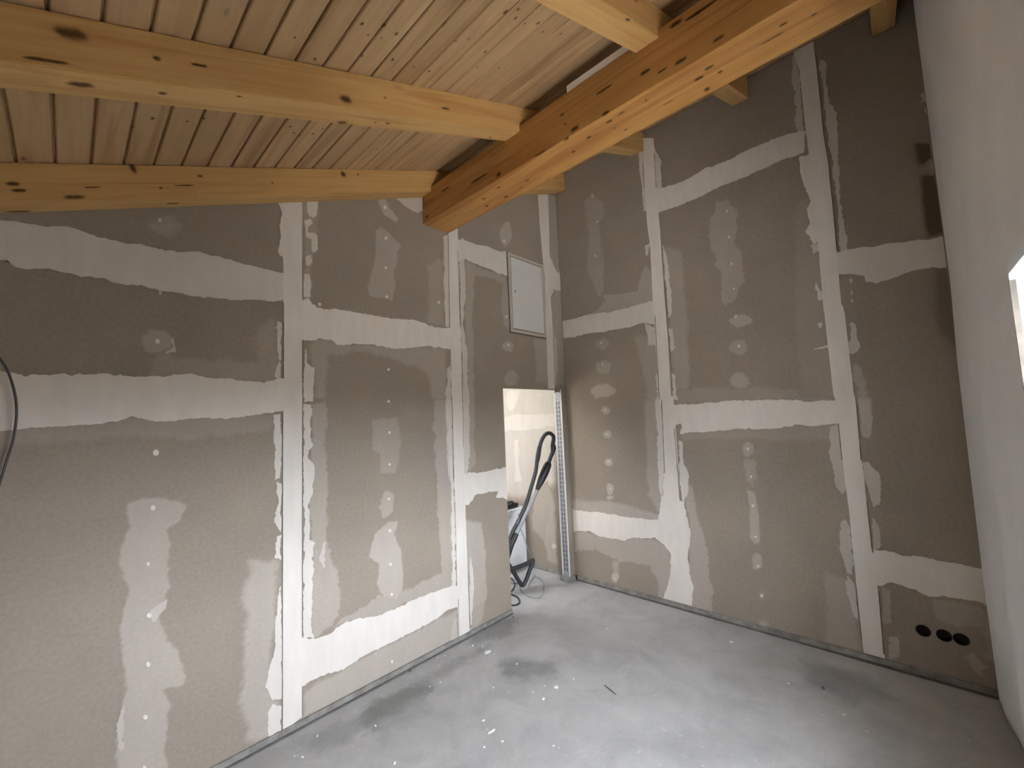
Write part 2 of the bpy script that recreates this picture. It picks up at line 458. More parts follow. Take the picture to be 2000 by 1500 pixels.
# ------------------------------------------------ plastered window wall (gently wavy, opening for the window)
def wave(x, z):
    low = np.clip((2.3-z)/1.6, 0, 1)
    q = 3.66-x
    fall = np.exp(-q/1.1)
    return (.022*low*fall*np.sin(q*8.2+.5+.25*z) + .006*np.sin(x*2.7+z*1.1)*np.exp(-((x-2.8)/.9)**2)
            + .012*np.exp(-(q/.045)**2)*np.clip((2.45-z)/.5, 0, 1))
def wall_window():
    xs = np.unique(np.concatenate([np.linspace(XB, WX0, 12), np.linspace(WX0, WX1, 20), np.linspace(WX1, XR-.1, 90), np.linspace(XR-.1, XR+.02, 24)]))
    zs = np.unique(np.concatenate([np.linspace(0, WZ0, 16), np.linspace(WZ0, WZ1, 30), np.linspace(WZ1, 4.5, 50)]))
    X, Z = np.meshgrid(xs, zs, indexing='ij')
    off = wave(X, Z)*np.clip((X-WX1)/.25, 0, 1)
    n = X.size; T = .36
    v = np.stack([X.ravel(), (YP+off).ravel(), Z.ravel()], 1).tolist() + np.stack([X.ravel(), np.full(n, YP-T), Z.ravel()], 1).tolist()
    nz = len(zs); f = []
    inside = lambda i, j: xs[i] >= WX0-1e-6 and xs[i+1] <= WX1+1e-6 and zs[j] >= WZ0-1e-6 and zs[j+1] <= WZ1+1e-6
    solid = {}
    for i in range(len(xs)-1):
        for j in range(nz-1):
            solid[i, j] = not inside(i, j)
    for (i, j), s in solid.items():
        if not s: continue
        a, b, c, d = i*nz+j, (i+1)*nz+j, (i+1)*nz+j+1, i*nz+j+1
        f.append((a, d, c, b)); f.append((n+a, n+b, n+c, n+d))
        for (di, dj), (p, q) in (((-1, 0), (d, a)), ((1, 0), (b, c)), ((0, -1), (a, b)), ((0, 1), (c, d))):
            if not solid.get((i+di, j+dj), False): f.append((p, q, n+q, n+p))
    return link('wall_window', fixn(mesh('wall_window', v, f, False)), 'plaster')
ww = wall_window()
for p in ww.data.polygons: p.use_smooth = abs(p.normal.y) > .7
tag(ww, 'rough white plastered masonry wall at the right edge with a window niche', 'wall', kind='structure')
# corner bead of the niche
box('corner_bead', (WX1-.004, YP-.012, WZ0), (WX1+.003, YP+.002, WZ1-.02), 'dust_and_shade', ww)
# window in the niche
w1 = empty('window_1', ((WX0+WX1)/2, YP-.26, WZ0)); tag(w1, 'white framed window deep in the niche of the plastered wall', 'window', kind='structure')
def loc_box(name, a, b, mat, parent, bevel=0):
    l = parent.location
    return box(name, tuple(a[i]-l[i] for i in range(3)), tuple(b[i]-l[i] for i in range(3)), mat, parent, bevel)
yw0, yw1 = YP-.30, YP-.24
for a, b in (((WX0, yw0, WZ0), (WX0+.06, yw1, WZ1)), ((WX1-.06, yw0, WZ0), (WX1, yw1, WZ1)), ((WX0+.06, yw0, WZ0), (WX1-.06, yw1, WZ0+.06)),
             ((WX0+.06, yw0, WZ1-.06), (WX1-.06, yw1, WZ1)), (((WX0+WX1)/2-.04, yw0, WZ0+.06), ((WX0+WX1)/2+.04, yw1, WZ1-.06))):
    loc_box('frame_bar', a, b, 'winframe', w1)
for s in (0, 1):
    xa = WX0+.06 if s == 0 else (WX0+WX1)/2+.04; xb = (WX0+WX1)/2-.04 if s == 0 else WX1-.06
    loc_box('pane', (xa, YP-.273, WZ0+.06), (xb, YP-.267, WZ1-.06), 'glass', w1)
portal('window_daylight', ((WX0+WX1)/2, YP-.37, (WZ0+WZ1)/2), (WX1-WX0, WZ1-WZ0), (math.radians(90), 0, 0))

# added unseen slab outside the window, bounces sunlight up to the ceiling
te = slab('bounce_slab', [(-2.2, -3.4), (1.0, -3.4), (1.0, YP-.37), (-2.2, YP-.37)], lambda u, v, w: (u, v, .25-w), .15, 'screed')
tag(te, 'added unseen concrete slab outside the window, bouncing sunlight onto the ceiling', 'bounce_slab', kind='structure')

# ------------------------------------------------ rear wall, hall walls (out of the picture, they close the rooms)
r_ = slab('wall_rear', [(YP-.36, 0), (6.0, 0), (6.0, 2.6), (YP-.36, 2.6)], lambda u, v, w: (XB-w, u, v), .1, 'drywall')
tag(r_, 'low white wall behind the camera', 'wall', kind='structure')
HY1 = 5.2; HX0 = 1.25
hw = slab('wall_hall_end', [(HX0, 0), (XR, 0), (XR, 2.6), (HX0, 2.6)], lambda u, v, w: (u, HY1+w, v), .1, 'paint')
tag(hw, 'white end wall of the adjoining hall', 'wall', kind='structure')
HK = (2.0, 2.54, 3.47, 4.02)      # unseen roof opening over the hall, added and sized to brighten it
hs = slab('wall_hall_side', [(YL+.1, 0), (HY1, 0), (HY1, 2.6), (YL+.1, 2.6)], lambda u, v, w: (HX0-w, u, v), .1, 'paint')
tag(hs, 'white side wall of the adjoining hall', 'wall', kind='structure')
hc = slab('ceiling_hall', [(HX0, YL+.1), (XR, YL+.1), (XR, HY1), (HX0, HY1)], lambda u, v, w: (u, v, 2.6+w), .25, 'paint', None,
          [[(HK[0], HK[2]), (HK[1], HK[2]), (HK[1], HK[3]), (HK[0], HK[3])]])
tag(hc, 'white ceiling of the adjoining hall with an added opening that lets daylight in', 'ceiling', kind='structure')
portal('added_hall_daylight', ((HK[0]+HK[1])/2, (HK[2]+HK[3])/2, 2.86), (HK[1]-HK[0], HK[3]-HK[2]), (0, 0, 0))

# ------------------------------------------------ ceiling boarding
roof = slab('ceiling', [(XB-.1, YP-.36), (XR+.14, YP-.36), (XR+.14, YL+.1), (XB-.1, YL+.1)], lambda u, v, w: (u, v, zu(u)+RH+.024+w), .08, 'insul')
tag(roof, 'sloping ceiling boarded with grooved spruce planks', 'ceiling', kind='structure')
PITCH_X, SEAM0 = .1053, -.0745
pw = PITCH_X/math.cos(TH); PL = YL+.004-(YP-.01)
def plank_mesh(PL=PL):
    c, t, e = .0078, .019, .0004; w = pw-e*2; s = .0048
    prof = [(c, 0), (w-c, 0), (w-s, .0035), (w-s, .0145), (w, .0145), (w, t), (0, t), (0, .0145), (s, .0145), (s, .0035)]
    v = [(x, 0, z) for x, z in prof] + [(x, PL, z) for x, z in prof]; m = len(prof)
    f = [tuple(range(m)), tuple(range(2*m-1, m-1, -1))] + [(i, m+i, m+(i+1) % m, (i+1) % m) for i in range(m)]
    return fixn(mesh('plank', v, f))
pm = plank_mesh()
k0 = int(math.floor((XB-SEAM0)/PITCH_X)); k1 = int(math.ceil((XR-SEAM0)/PITCH_X))-1
for k in range(k0, k1+1):
    x = SEAM0+k*PITCH_X
    o = link('plank', pm, 'plank', roof)
    o.location = (x+.0004, YP-.01, zu(x)+RH); o.rotation_euler = (0, -TH, 0)

# ------------------------------------------------ purlin and rafters
PX0, PX1, PZ0, PZ1 = 1.868, 2.115, 3.251, 3.516
pur = box('purlin', (PX0, YP-.05, PZ0), (PX1, YL-.002, PZ1), 'purlin', None, .006)
tag(pur, 'thick spruce purlin crossing the room under the rafters', 'beam')
RY = [(2.520, 2.645), (1.595, 1.720), (.701, .822), (-.165, -.048)]
RLAB = ['spruce rafter running along the top of the left wall', 'spruce rafter in full view at the upper left, one bay from the left wall',
        'spruce rafter at the top centre, cut by the picture edge', 'spruce rafter with only its tail showing beside the plastered wall']
rafters = []
for (y0, y1), lab in zip(RY, RLAB):
    pts = [(XB+.02, zu(XB+.02)), (PX0-.001, zu(PX0-.001)), (PX0-.001, PZ1+.001), (PX1+.001, PZ1+.001) if PZ1 > zu(PX1) else (PX1+.001, zu(PX1)),
           (PX1+.001, zu(PX1+.001)) if PZ1 > zu(PX1) else (PX1+.02, zu(PX1+.02)), (XR-.004, zu(XR)-.02), (XR-.004, zu(XR)+RH-.003), (XB+.02, zu(XB+.02)+RH-.002)]
    o = slab('rafter', pts, lambda u, v, w, y0=y0: (u, y0+w, v), y1-y0, 'rafter')
    bm = bmesh.new(); bm.from_mesh(o.data)
    bmesh.ops.dissolve_limit(bm, angle_limit=.01, verts=bm.verts, edges=bm.edges)
    bmesh.ops.bevel(bm, geom=list(bm.edges), offset=.004, segments=2, affect='EDGES'); bm.to_mesh(o.data); bm.free()
    tag(o, lab, 'rafter', 'rafters carrying the ceiling'); rafters.append(o)
# added pale strip on the purlin, its colour standing for a lit ceiling plank
bt = box('lit_plank_strip', (PX0+.006, .824, PZ1+.0005), (PX0+.028, 1.24, PZ1+.046), 'pale', None, .002)
tag(bt, 'added pale strip on top of the purlin, standing in for lit ceiling planks', 'lit_plank_strip')

# knots: inlaid ellipses at the places seen
def knot(parent, mat, pix, ru, rv, p0, n, udir, off, jag=.12, op=.75):
    ru, rv = ru*.85, rv*.8
    p = on_plane(pix[0], pix[1], p0, n); n_ = np.array(n, float); n_ /= np.linalg.norm(n_)
    if np.dot(n_, CAM-p) < 0: n_ = -n_
    u = np.array(udir, float); u /= np.linalg.norm(u); v = np.cross(n_, u)
    ang = np.linspace(0, 2*math.pi, 18, endpoint=False)
    poly = [(ru*math.cos(a)*(1+random.uniform(-jag, jag)), rv*math.sin(a)*(1+random.uniform(-jag, jag))) for a in ang]
    to3 = lambda a, b, w: tuple(p[i]+a*u[i]+b*v[i]-w*n_[i] for i in range(3))
    return patch('knot', poly, to3, op, min(ru, rv)*1.5, min(ru, rv)*.25, off, .0001, 'knotwood', parent, 'knot', min(ru, rv)/4)
NB = (-SL, 0, 1); UD = (1, 0, SL)
for pix, a, b in (((140, 66), .034, .020), ((306, 114), .010, .008), ((390, 128), .028, .006), ((675, 194), .028, .020), ((752, 191), .007, .006), ((870, 212), .030, .006), ((90, 118), .05, .006)):
    knot(rafters[1], 'rafter', pix, a, b, (0, RY[1][0], 0), (0, 1, 0), UD, .0006)
for pix, a, b in (((157, 165), .030, .016), ((317, 182), .012, .009), ((467, 188), .010, .007), ((668, 239), .022, .014), ((733, 239), .008, .006), ((757, 241), .014, .008), ((957, 268), .010, .010)):
    knot(rafters[1], 'rafter', pix, a, b, (0, 0, Z0), NB, UD, .0006)
for pix, a, b in (((259, 328), .012, .030), ((25, 359), .02, .010), ((38, 372), .022, .008), ((145, 385), .035, .012), ((391, 344), .014, .007), ((314, 367), .008, .006), ((532, 357), .008, .006), ((670, 340), .016, .020), ((699, 341), .008, .008), ((180, 366), .03, .004), ((360, 362), .05, .004)):
    knot(rafters[0], 'rafter', pix, a, b, (0, RY[0][0], 0), (0, 1, 0), UD, .0006)
for pix, a, b in (((338, 397), .030, .010), ((36, 413), .04, .012), ((382, 385), .012, .004)):
    knot(rafters[0], 'rafter', pix, a, b, (0, 0, Z0), NB, UD, .0006)
for pix, a, b in (((1226, 38), .02, .008),):
    knot(rafters[2], 'rafter', pix, a, b, (0, 0, Z0), NB, UD, .0006)
for pix, a, b in (((974, 341), .022, .018), ((935, 349), .10, .008), ((1123, 251), .030, .014), ((1107, 271), .018, .012), ((1183, 221), .024, .012), ((1098, 224), .014, .008), ((1260, 141), .028, .010), ((1293, 138), .026, .006), ((1330, 119), .03, .012), ((1404, 75), .026, .010), ((1180, 175), .06, .007), ((834, 423), .020, .014), ((1320, 46), .03, .014), ((870, 370), .06, .008), ((1055, 300), .05, .006), ((1104, 242), .012, .006), ((1370, 20), .08, .01)):
    knot(pur, 'purlin', pix, a, b, (PX0, 0, 0), (1, 0, 0), (0, 1, 0), .0006)
for pix, a, b in (((951, 402), .016, .016), ((988, 384), .018, .013), ((945, 388), .018, .010), ((974, 366), .018, .008), ((1017, 366), .009, .009), ((1150, 268), .016, .010), ((1120, 296), .014, .010), ((1222, 253), .009, .008), ((1200, 250), .008, .006), ((1190, 237), .020, .010), ((1365, 153), .024, .010), ((1385, 132), .022, .010), ((1407, 140), .012, .008), ((1381, 174), .014, .014), ((1530, 47), .016, .008), ((1305, 200), .03, .004), ((1262, 196), .008, .006), ((1590, 28), .012, .006), ((1508, 75), .05, .004)):
    knot(pur, 'purlin', pix, a, b, (0, 0, PZ0), (0, 0, 1), (0, 1, 0), .0006)

for x_, y_, r_ in ((707, 46, 9), (750, 49, 11), (719, 68, 6), (774, 66, 9), (745, 74, 5), (987, 23, 12), (1012, 18, 8), (1007, 35, 9), (1051, 45, 10), (1025, 46, 6), (1060, 62, 7), (948, 101, 9), (707, 109, 7), (767, 116, 9), (808, 130, 6), (838, 139, 8), (890, 80, 6),
                   (974, 133, 7), (615, 115, 8), (844, 282, 7), (736, 290, 6), (576, 73, 6), (298, 231, 9), (366, 237, 7), (397, 231, 10), (259, 247, 8), (567, 247, 9), (574, 259, 8), (611, 261, 9), (585, 265, 7), (630, 252, 7), (662, 190, 6), (1095, 66, 7), (915, 75, 5), (933, 131, 6)):
    knot(roof, 'plank', (x_, y_), r_*.0011, r_*.0009, (0, 0, Z0+RH), NB, (0, 1, 0), .0006)

# ------------------------------------------------ edge strips at the floor
bl = slab('baseboard_left', [(XB, 0), (DX0, 0), (DX0, .042), (XB, .042)], lambda u, v, w: (u, YL-.010+w, v), .0098, 'foam')
tag(bl, 'dusty grey foam edge strip along the foot of the left wall', 'edge strip', kind='structure')
br = slab('baseboard_right', [(YP+.002, 0), (YL-.03, 0), (YL-.03, .048), (YP+.002, .048)], lambda u, v, w: (XR-.011+w, u, v), .0108, 'foam')
tag(br, 'dusty grey foam edge strip along the foot of the right wall', 'edge strip', kind='structure')
box('foot_shade_line', (XB, YL-.019, 0), (DX0, YL-.0102, .010), 'dust_and_shade', bl)  # dark strip painting the shadow line below the edge strip
box('foot_shade_line', (XR-.020, YP+.002, .0), (XR-.0112, YL-.03, .012), 'dust_and_shade', br)  # same painted shadow line at the foot of the right wall
bh = slab('baseboard_hall', [(YL+.105, 0), (HY1, 0), (HY1, .045), (YL+.105, .045)], lambda u, v, w: (XR-.009+w, u, v), .0088, 'foam')
tag(bh, 'dark foam edge strip behind the doorway', 'edge strip', kind='structure')

# ================================================================== FILLER AND SKIM ON THE PLASTERBOARD
# outlines were read off enlarged views of the photograph: name -> (x0, y0, pixels per unit)
VIEW = dict(A=(0, 380, .4), B=(520, 380, 400/1500), Cc=(520, 780, .44), D=(0, 650, 600/1059), E=(400, 1100, .35), F=(860, 440, 260/750),
            G=(1080, 280, 1/3), H=(1080, 780, 1/3), I=(1280, 280, 1/3), J=(1280, 780, .36), K=(1200, 0, .4), L=(1660, 280, 300/865), M=(1600, 900, .4),
            N=(1780, 850, 220/508), O=(930, 720, 1/3), Q=(970, 740, 160/1200), W=(780, 300, .2), P=(0, 0, 1))
def px(view, pts):
    x0, y0, s = VIEW[view]; return [(x0+a*s, y0+b*s) for a, b in pts]
def ell(cx, cy, rx, ry, n=16):
    return [(cx+rx*math.cos(2*math.pi*k/n)*random.uniform(.85, 1.12), cy+ry*math.sin(2*math.pi*k/n)*random.uniform(.85, 1.12)) for k in range(n)]
def leftclip(U, V): return ((U < DX0) | (V > DZ)) & (U < XR-.002) & (V > .036)
def rightclip(U, V):
    ok = (U > YP+.003) & (V > .047)
    for y, z in SOCK: ok &= (U-y)**2+(V-z)**2 > (SR+.003)**2
    return ok & ~((U > YL-.002) & (U < YL+.103))
NL = [0]
def put(wall, kind, view, pts, op=1.0, soft=None, jag=None):
    NL[0] += 1
    q = px(view, pts)
    if wall == 'L': poly = [tuple(on_left(*a)[[0, 2]]) for a in q]; to3, clip, par = L3, leftclip, wl_
    else: poly = [tuple(on_right(*a)[[1, 2]]) for a in q]; to3, clip, par = R3, rightclip, wr_
    base, th, s, j, nm = {'T': (.0026, .0001, .006, .0015, 'joint_tape'), 'B': (.0020, .0001, .013, .011, 'joint_filler'), 'M': (.0014, .0001, .012, .014, 'filler_smear'),
                          'S': (.0008, .0001, .035, .022, 'skim_patch'), 'D': (.0034, .0008, .008, .003, 'screw_spot')}[kind]
    if kind == 'S': op *= .66
    patch(nm, poly, to3, op, soft or s, j if jag is None else jag, base+NL[0]*2.5e-6, th, 'drywall', par, 'cov', None, clip, kind != 'S')
def dot(wall, view, x, y, r=5, op=1.0): put(wall, 'D', view, ell(x, y, r, r*1.15, 10), op)

# ---- left wall
put('L', 'T', 'P', [(553, 380), (590, 379), (590, 700), (589.5, 1000), (589.5, 1400), (551.5, 1430), (552, 1000), (553, 700)])
put('L', 'B', 'B', [(130, 20), (85, 40), (118, 140), (100, 230), (108, 310), (92, 400), (100, 440), (140, 460), (168, 500), (170, 540), (200, 560), (200, 20)], 1, .008, .008)
put('L', 'B', 'A', [(-80, 118), (60, 125), (200, 150), (330, 160), (400, 185), (470, 205), (560, 225), (630, 245), (680, 240), (760, 265), (860, 280), (960, 285), (1060, 295), (1150, 325), (1240, 350), (1340, 375), (1400, 380),
                    (1400, 520), (1250, 515), (1100, 510), (960, 495), (860, 480), (740, 460), (640, 440), (540, 420), (460, 405), (390, 410), (320, 385), (240, 350), (150, 370), (80, 360), (30, 330), (-80, 330)], .82, .035)
put('L', 'B', 'A', [(-80, 855), (60, 870), (130, 885), (300, 880), (500, 878), (650, 885), (780, 888), (850, 878), (960, 882), (1060, 895), (1200, 910), (1290, 920), (1340, 905), (1400, 890),
                    (1400, 1062), (1250, 1075), (1100, 1090), (900, 1100), (800, 1112), (700, 1095), (640, 1088), (580, 1105), (480, 1120), (300, 1132), (100, 1145), (-80, 1155)])
put('L', 'S', 'A', [(-80, 1130), (300, 1110), (640, 1080), (900, 1085), (1335, 1060), (1335, 1150), (1100, 1170), (870, 1200), (600, 1180), (300, 1210), (-80, 1230)], .22)
put('L', 'S', 'A', [(870, 800), (1250, 810), (1260, 640), (1340, 600), (1375, 890), (1290, 930), (960, 900), (700, 900), (800, 770)], .22)
put('L', 'S', 'A', ell(770, 715, 85, 60), .36, .015, .01)
put('L', 'M', 'A', [(838, 700), (858, 735), (850, 768), (815, 768), (840, 745)], .6)
put('L', 'S', 'A', ell(810, 145, 70, 50), .26)
dot('L', 'A', 780, 125, 9); dot('L', 'A', 768, 717, 11); dot('L', 'A', 782, 482, 9, .6)
for p_, o_ in (([(300, 40), (375, 30), (370, 140), (345, 170), (318, 160), (300, 130)], .95), ([(280, 190), (325, 170), (340, 210), (310, 240), (300, 280), (340, 275), (375, 300), (380, 400), (350, 430), (330, 400), (330, 330), (290, 310)], .95),
               ([(285, 450), (330, 440), (340, 490), (310, 530), (285, 510)], .9), ([(275, 580), (320, 580), (325, 680), (320, 750), (275, 750)], .85)):
    put('L', 'M', 'B', p_, o_, .008, .006)
put('L', 'S', 'B', [(275, 40), (375, 30), (380, 420), (345, 440), (320, 760), (275, 780)], .30)
put('L', 'B', 'B', [(240, 770), (310, 760), (340, 800), (370, 830), (430, 840), (500, 835), (600, 855), (700, 880), (770, 885), (880, 905), (960, 915), (1050, 915), (1120, 930), (1170, 950), (1240, 970), (1320, 975), (1400, 960),
                    (1400, 1130), (1300, 1125), (1200, 1112), (1050, 1120), (950, 1125), (850, 1110), (750, 1095), (640, 1100), (520, 1095), (480, 1060), (400, 1055), (330, 1075), (240, 1065)])
put('L', 'S', 'B', [(330, 1070), (400, 1050), (520, 1090), (900, 1110), (1310, 1115), (1330, 1500), (1210, 1500), (1180, 1300), (900, 1190), (700, 1140), (440, 1180), (445, 1500), (350, 1500), (345, 1260), (310, 1200)], .30)
put('L', 'S', 'B', [(1180, 520), (1300, 470), (1310, 970), (1180, 940), (1190, 760)], .25)
put('L', 'M', 'B', [(280, 1090), (300, 1150), (300, 1230), (330, 1260), (355, 1270), (345, 1520), (275, 1520), (272, 1400)], .95, .008, .008)
put('L', 'M', 'Cc', [(165, 20), (200, 20), (195, 110), (205, 200), (180, 260), (210, 290), (212, 330), (205, 400), (185, 470), (195, 560), (190, 620), (210, 640), (205, 780), (200, 1000), (215, 1060), (164, 1060), (167, 500)], .9, .012, .012)
put('L', 'B', 'Cc', [(140, 1055), (220, 1060), (290, 1035), (340, 990), (400, 970), (470, 965), (540, 945), (600, 910), (650, 890), (720, 865), (780, 845), (825, 830), (850, 830), (850, 925), (810, 935), (740, 980), (650, 1030), (560, 1075), (480, 1110), (400, 1155), (360, 1185), (320, 1210), (250, 1225), (200, 1250), (140, 1290)])
put('L', 'S', 'Cc', [(205, 20), (270, 0), (262, 200), (275, 430), (262, 600), (290, 700), (310, 760), (330, 850), (325, 950), (290, 1000), (220, 1065), (195, 1040), (205, 640), (190, 500)], .36, .015)
put('L', 'M', 'Cc', [(262, 625), (258, 740), (235, 705), (248, 660)], .6)
put('L', 'S', 'Cc', [(740, 0), (800, 0), (840, 400), (840, 835), (720, 875), (620, 910), (520, 965), (420, 985), (300, 1010), (330, 965), (440, 915), (510, 870), (600, 855), (700, 810), (780, 770), (770, 600), (755, 350)], .36, .014)
for p_, o_ in (([(470, 90), (580, 80), (600, 200), (575, 330), (500, 330), (510, 240), (470, 220)], .28), ([(530, 400), (570, 420), (565, 500), (520, 525), (500, 480)], .42),
               ([(540, 545), (585, 540), (570, 600), (600, 680), (605, 850), (580, 890), (520, 880), (495, 820), (500, 730), (455, 700), (480, 600)], .48)):
    put('L', 'S', 'Cc', p_, o_, .014, .012)
put('L', 'S', 'Cc', [(165, 1290), (360, 1190), (650, 1035), (850, 930), (850, 1080), (640, 1180), (300, 1350), (165, 1420)], .42, .03)
for x, y in ((542, 10), (546, 148), (546, 288), (543, 442), (548, 582), (550, 731), (556, 864), (557, 1163)): dot('L', 'Cc', x, y, 6)
put('L', 'S', 'B', [(810, 30), (870, 20), (900, 100), (970, 180), (950, 205), (860, 150)], .5, .012, .01)
put('L', 'S', 'B', [(800, 270), (840, 240), (900, 290), (985, 375), (950, 420), (960, 470), (930, 560), (945, 680), (920, 780), (880, 760), (760, 750), (745, 680), (780, 560), (800, 430)], .36, .014, .012)
put('L', 'M', 'B', [(870, 10), (960, 35), (1000, 80), (1060, 110), (1110, 130), (1160, 120), (1160, 0), (900, 0)], .6)
for x, y in ((868, 95), (874, 320), (874, 537), (880, 750), (893, 1282), (390, 805), (1262, 790)): dot('L', 'B', x, y, 11)
put('L', 'T', 'P', [(875, 430), (893, 430), (899, 640), (902, 780), (909, 1000), (917, 1234), (895, 1248), (889, 1000), (882, 780), (879, 640)])
put('L', 'M', 'F', [(105, 80), (130, 80), (135, 200), (140, 400), (130, 560), (150, 700), (160, 1000), (165, 1300), (140, 1480), (125, 1300), (118, 800), (112, 500)], .72)
put('L', 'M', 'B', [(1300, 310), (1328, 300), (1336, 560), (1342, 970), (1310, 970), (1300, 600)], .75, .008, .008)
put('L', 'M', 'F', [(40, 800), (58, 780), (64, 1200), (66, 1480), (40, 1400), (30, 1000)], .7)
put('L', 'M', 'Cc', [(800, 0), (822, 0), (832, 300), (842, 830), (825, 830), (820, 400), (805, 150)], .85)
put('L', 'M', 'E', [(1482, -40), (1502, 100), (1490, 300), (1482, 385), (1478, 100)], .8)
put('L', 'M', 'E', [(1370, 420), (1400, 250), (1412, 400), (1380, 450)], .45)
put('L', 'S', 'E', [(1500, -60), (1560, 0), (1570, 120), (1545, 330), (1490, 390), (1490, 100)], .30)
put('L', 'B', 'F', [(90, 85), (150, 90), (210, 110), (260, 120), (310, 140), (400, 155), (400, 290), (372, 285), (330, 270), (280, 250), (230, 235), (190, 215), (140, 190), (90, 205)], .88)
put('L', 'S', 'F', [(130, 200), (190, 220), (260, 250), (360, 285), (375, 340), (260, 290), (190, 290), (180, 500), (190, 800), (190, 1200), (200, 1350), (150, 1380), (150, 900), (135, 500)], .30, .02)
put('L', 'S', 'F', ell(380, 685, 33, 30), .4, .015); put('L', 'S', 'F', ell(400, 860, 38, 42), .3, .015); put('L', 'S', 'F', ell(370, 50, 34, 70), .4, .02)
put('L', 'S', 'F', [(345, 330), (375, 320), (395, 600), (360, 560), (345, 480)], .25)
for x, y in ((358, 90), (382, 675), (372, 515)): dot('L', 'F', x, y, 8, .8)
put('L', 'B', 'P', [(900, 925), (930, 923), (950, 921), (967, 916), (1000, 910), (1000, 978), (980, 973), (967, 971), (973, 960), (957, 961), (940, 965), (930, 966), (915, 985), (900, 985)])
put('L', 'S', 'O', [(-60, 880), (30, 910), (50, 1000), (55, 1200), (60, 1350), (-60, 1440)], .4, .02)
put('L', 'T', 'P', [(1049, 362), (1070, 362), (1072, 440), (1074, 560), (1079, 640), (1083, 760), (1070, 760), (1067, 660), (1063, 540), (1058, 490), (1053, 430)], .9)
put('L', 'M', 'F', [(606, 150), (640, 230), (665, 275), (680, 240), (700, 380), (640, 360), (620, 420)], .85)
put('L', 'S', 'F', [(606, -200), (720, -200), (720, 300), (720, 900), (640, 900), (620, 400)], .28)
put('L', 'M', 'F', [(640, 620), (655, 640), (660, 800), (648, 900), (638, 800)], .45)
put('L', 'S', 'F', [(530, 640), (600, 640), (605, 900), (540, 880)], .25)
for p_ in ([(955, 20), (969, 10), (969, 160), (950, 170), (960, 110)], [(940, 280), (969, 275), (969, 500), (945, 510), (950, 400)], [(950, 510), (969, 520), (969, 690), (945, 650), (960, 580)], [(955, 700), (969, 700), (968, 780), (945, 775)],
           [(960, 880), (970, 870), (974, 1260), (940, 1265), (918, 1220), (930, 1150), (945, 1100), (950, 1000)], [(940, 1280), (970, 1290), (970, 1370), (930, 1390), (920, 1310)]):
    put('L', 'M', 'D', p_, .9, .010, .010)
put('L', 'M', 'A', [(1350, 620), (1374, 620), (1374, 900), (1345, 890), (1360, 760)], .8, .01, .012)
put('L', 'S', 'D', [(860, 790), (955, 780), (950, 1000), (930, 1150), (920, 1220), (960, 1270), (940, 1400), (850, 1410), (835, 1260), (845, 1130), (850, 1000), (840, 900)], .42)
put('L', 'S', 'D', [(440, 590), (500, 570), (600, 575), (640, 600), (625, 650), (575, 680), (590, 730), (580, 780), (590, 870), (570, 930), (545, 980), (580, 1060), (610, 1090), (640, 1180), (630, 1210), (560, 1230), (580, 1290), (570, 1380), (580, 1540), (415, 1540), (405, 1400), (425, 1290), (430, 1150), (415, 1020), (440, 900), (415, 780), (440, 690)], .42, .014, .014)
put('L', 'M', 'D', [(520, 960), (590, 898), (572, 940), (530, 992)], .55); put('L', 'M', 'D', [(405, 1340), (425, 1290), (420, 1430), (408, 1425)], .5)
for x, y in ((542, 30), (537, 412), (527, 603), (511, 796), (513, 973), (510, 1142), (501, 1323), (498, 1497)): dot('L', 'D', x, y, 7 if y != 412 else 10)
put('L', 'M', 'E', [(270, 900), (300, 893), (298, 903), (275, 908)], .6)

# the two long joints run on behind the camera
for z0_, z1_, xa_ in ((1.745, 1.985, -2.15), (2.45, 2.60, -.80)):
    NL[0] += 1
    xs_ = np.linspace(-.20, xa_, 14)
    patch('joint_filler', [(x, z0_+.012*math.sin(x*7)) for x in xs_]+[(x, z1_+.012*math.sin(x*5+1)) for x in xs_[::-1]], L3, .9, .013, .011, .0020+NL[0]*2.5e-6, .0001, 'drywall', wl_, 'cov', None, leftclip, True)

# ---- right wall
put('R', 'T', 'G', [(530, -30), (590, -30), (610, 280), (620, 400), (635, 600), (655, 900), (675, 1150), (695, 1520), (627, 1520), (600, 1150), (585, 900), (570, 600), (555, 500), (540, 300)])
put('R', 'B', 'G', [(500, 40), (525, 20), (590, 20), (630, 100), (640, 250), (640, 400), (530, 400), (515, 200)], .75)
put('R', 'T', 'H', [(635, -20), (705, -20), (730, 300), (748, 620), (748, 720), (640, 720), (642, 600), (655, 400)])
put('R', 'B', 'H', [(640, 560), (765, 600), (790, 700), (805, 780), (790, 900), (800, 1000), (820, 1100), (815, 1245), (640, 1190), (670, 1100), (690, 1000), (685, 900), (650, 850), (600, 820), (620, 700)])
for p_, o_ in (([(642, 590), (670, 680), (690, 860), (695, 1000), (680, 1020), (668, 900), (652, 750)], .8), ([(682, 1090), (700, 1090), (715, 1200), (692, 1220)], .7), ([(698, 1350), (715, 1360), (730, 1500), (704, 1500)], .8),
               ([(540, 600), (565, 590), (560, 650), (545, 660)], .8), ([(540, 1060), (590, 1080), (600, 1180), (560, 1180)], .7), ([(603, 1350), (618, 1360), (623, 1500), (605, 1500)], .7)):
    put('R', 'M', 'G', p_, o_)
put('R', 'M', 'H', [(600, 0), (632, 0), (648, 250), (652, 430), (640, 640), (620, 500), (610, 200)], .8)
put('R', 'M', 'H', [(735, 240), (760, 250), (765, 380), (800, 450), (790, 560), (762, 600), (742, 450)], .8)
put('R', 'B', 'G', [(30, 1050), (200, 1005), (350, 985), (480, 950), (590, 925), (600, 1060), (530, 1050), (450, 1075), (380, 1090), (300, 1105), (180, 1120), (130, 1135), (30, 1145)], .82)
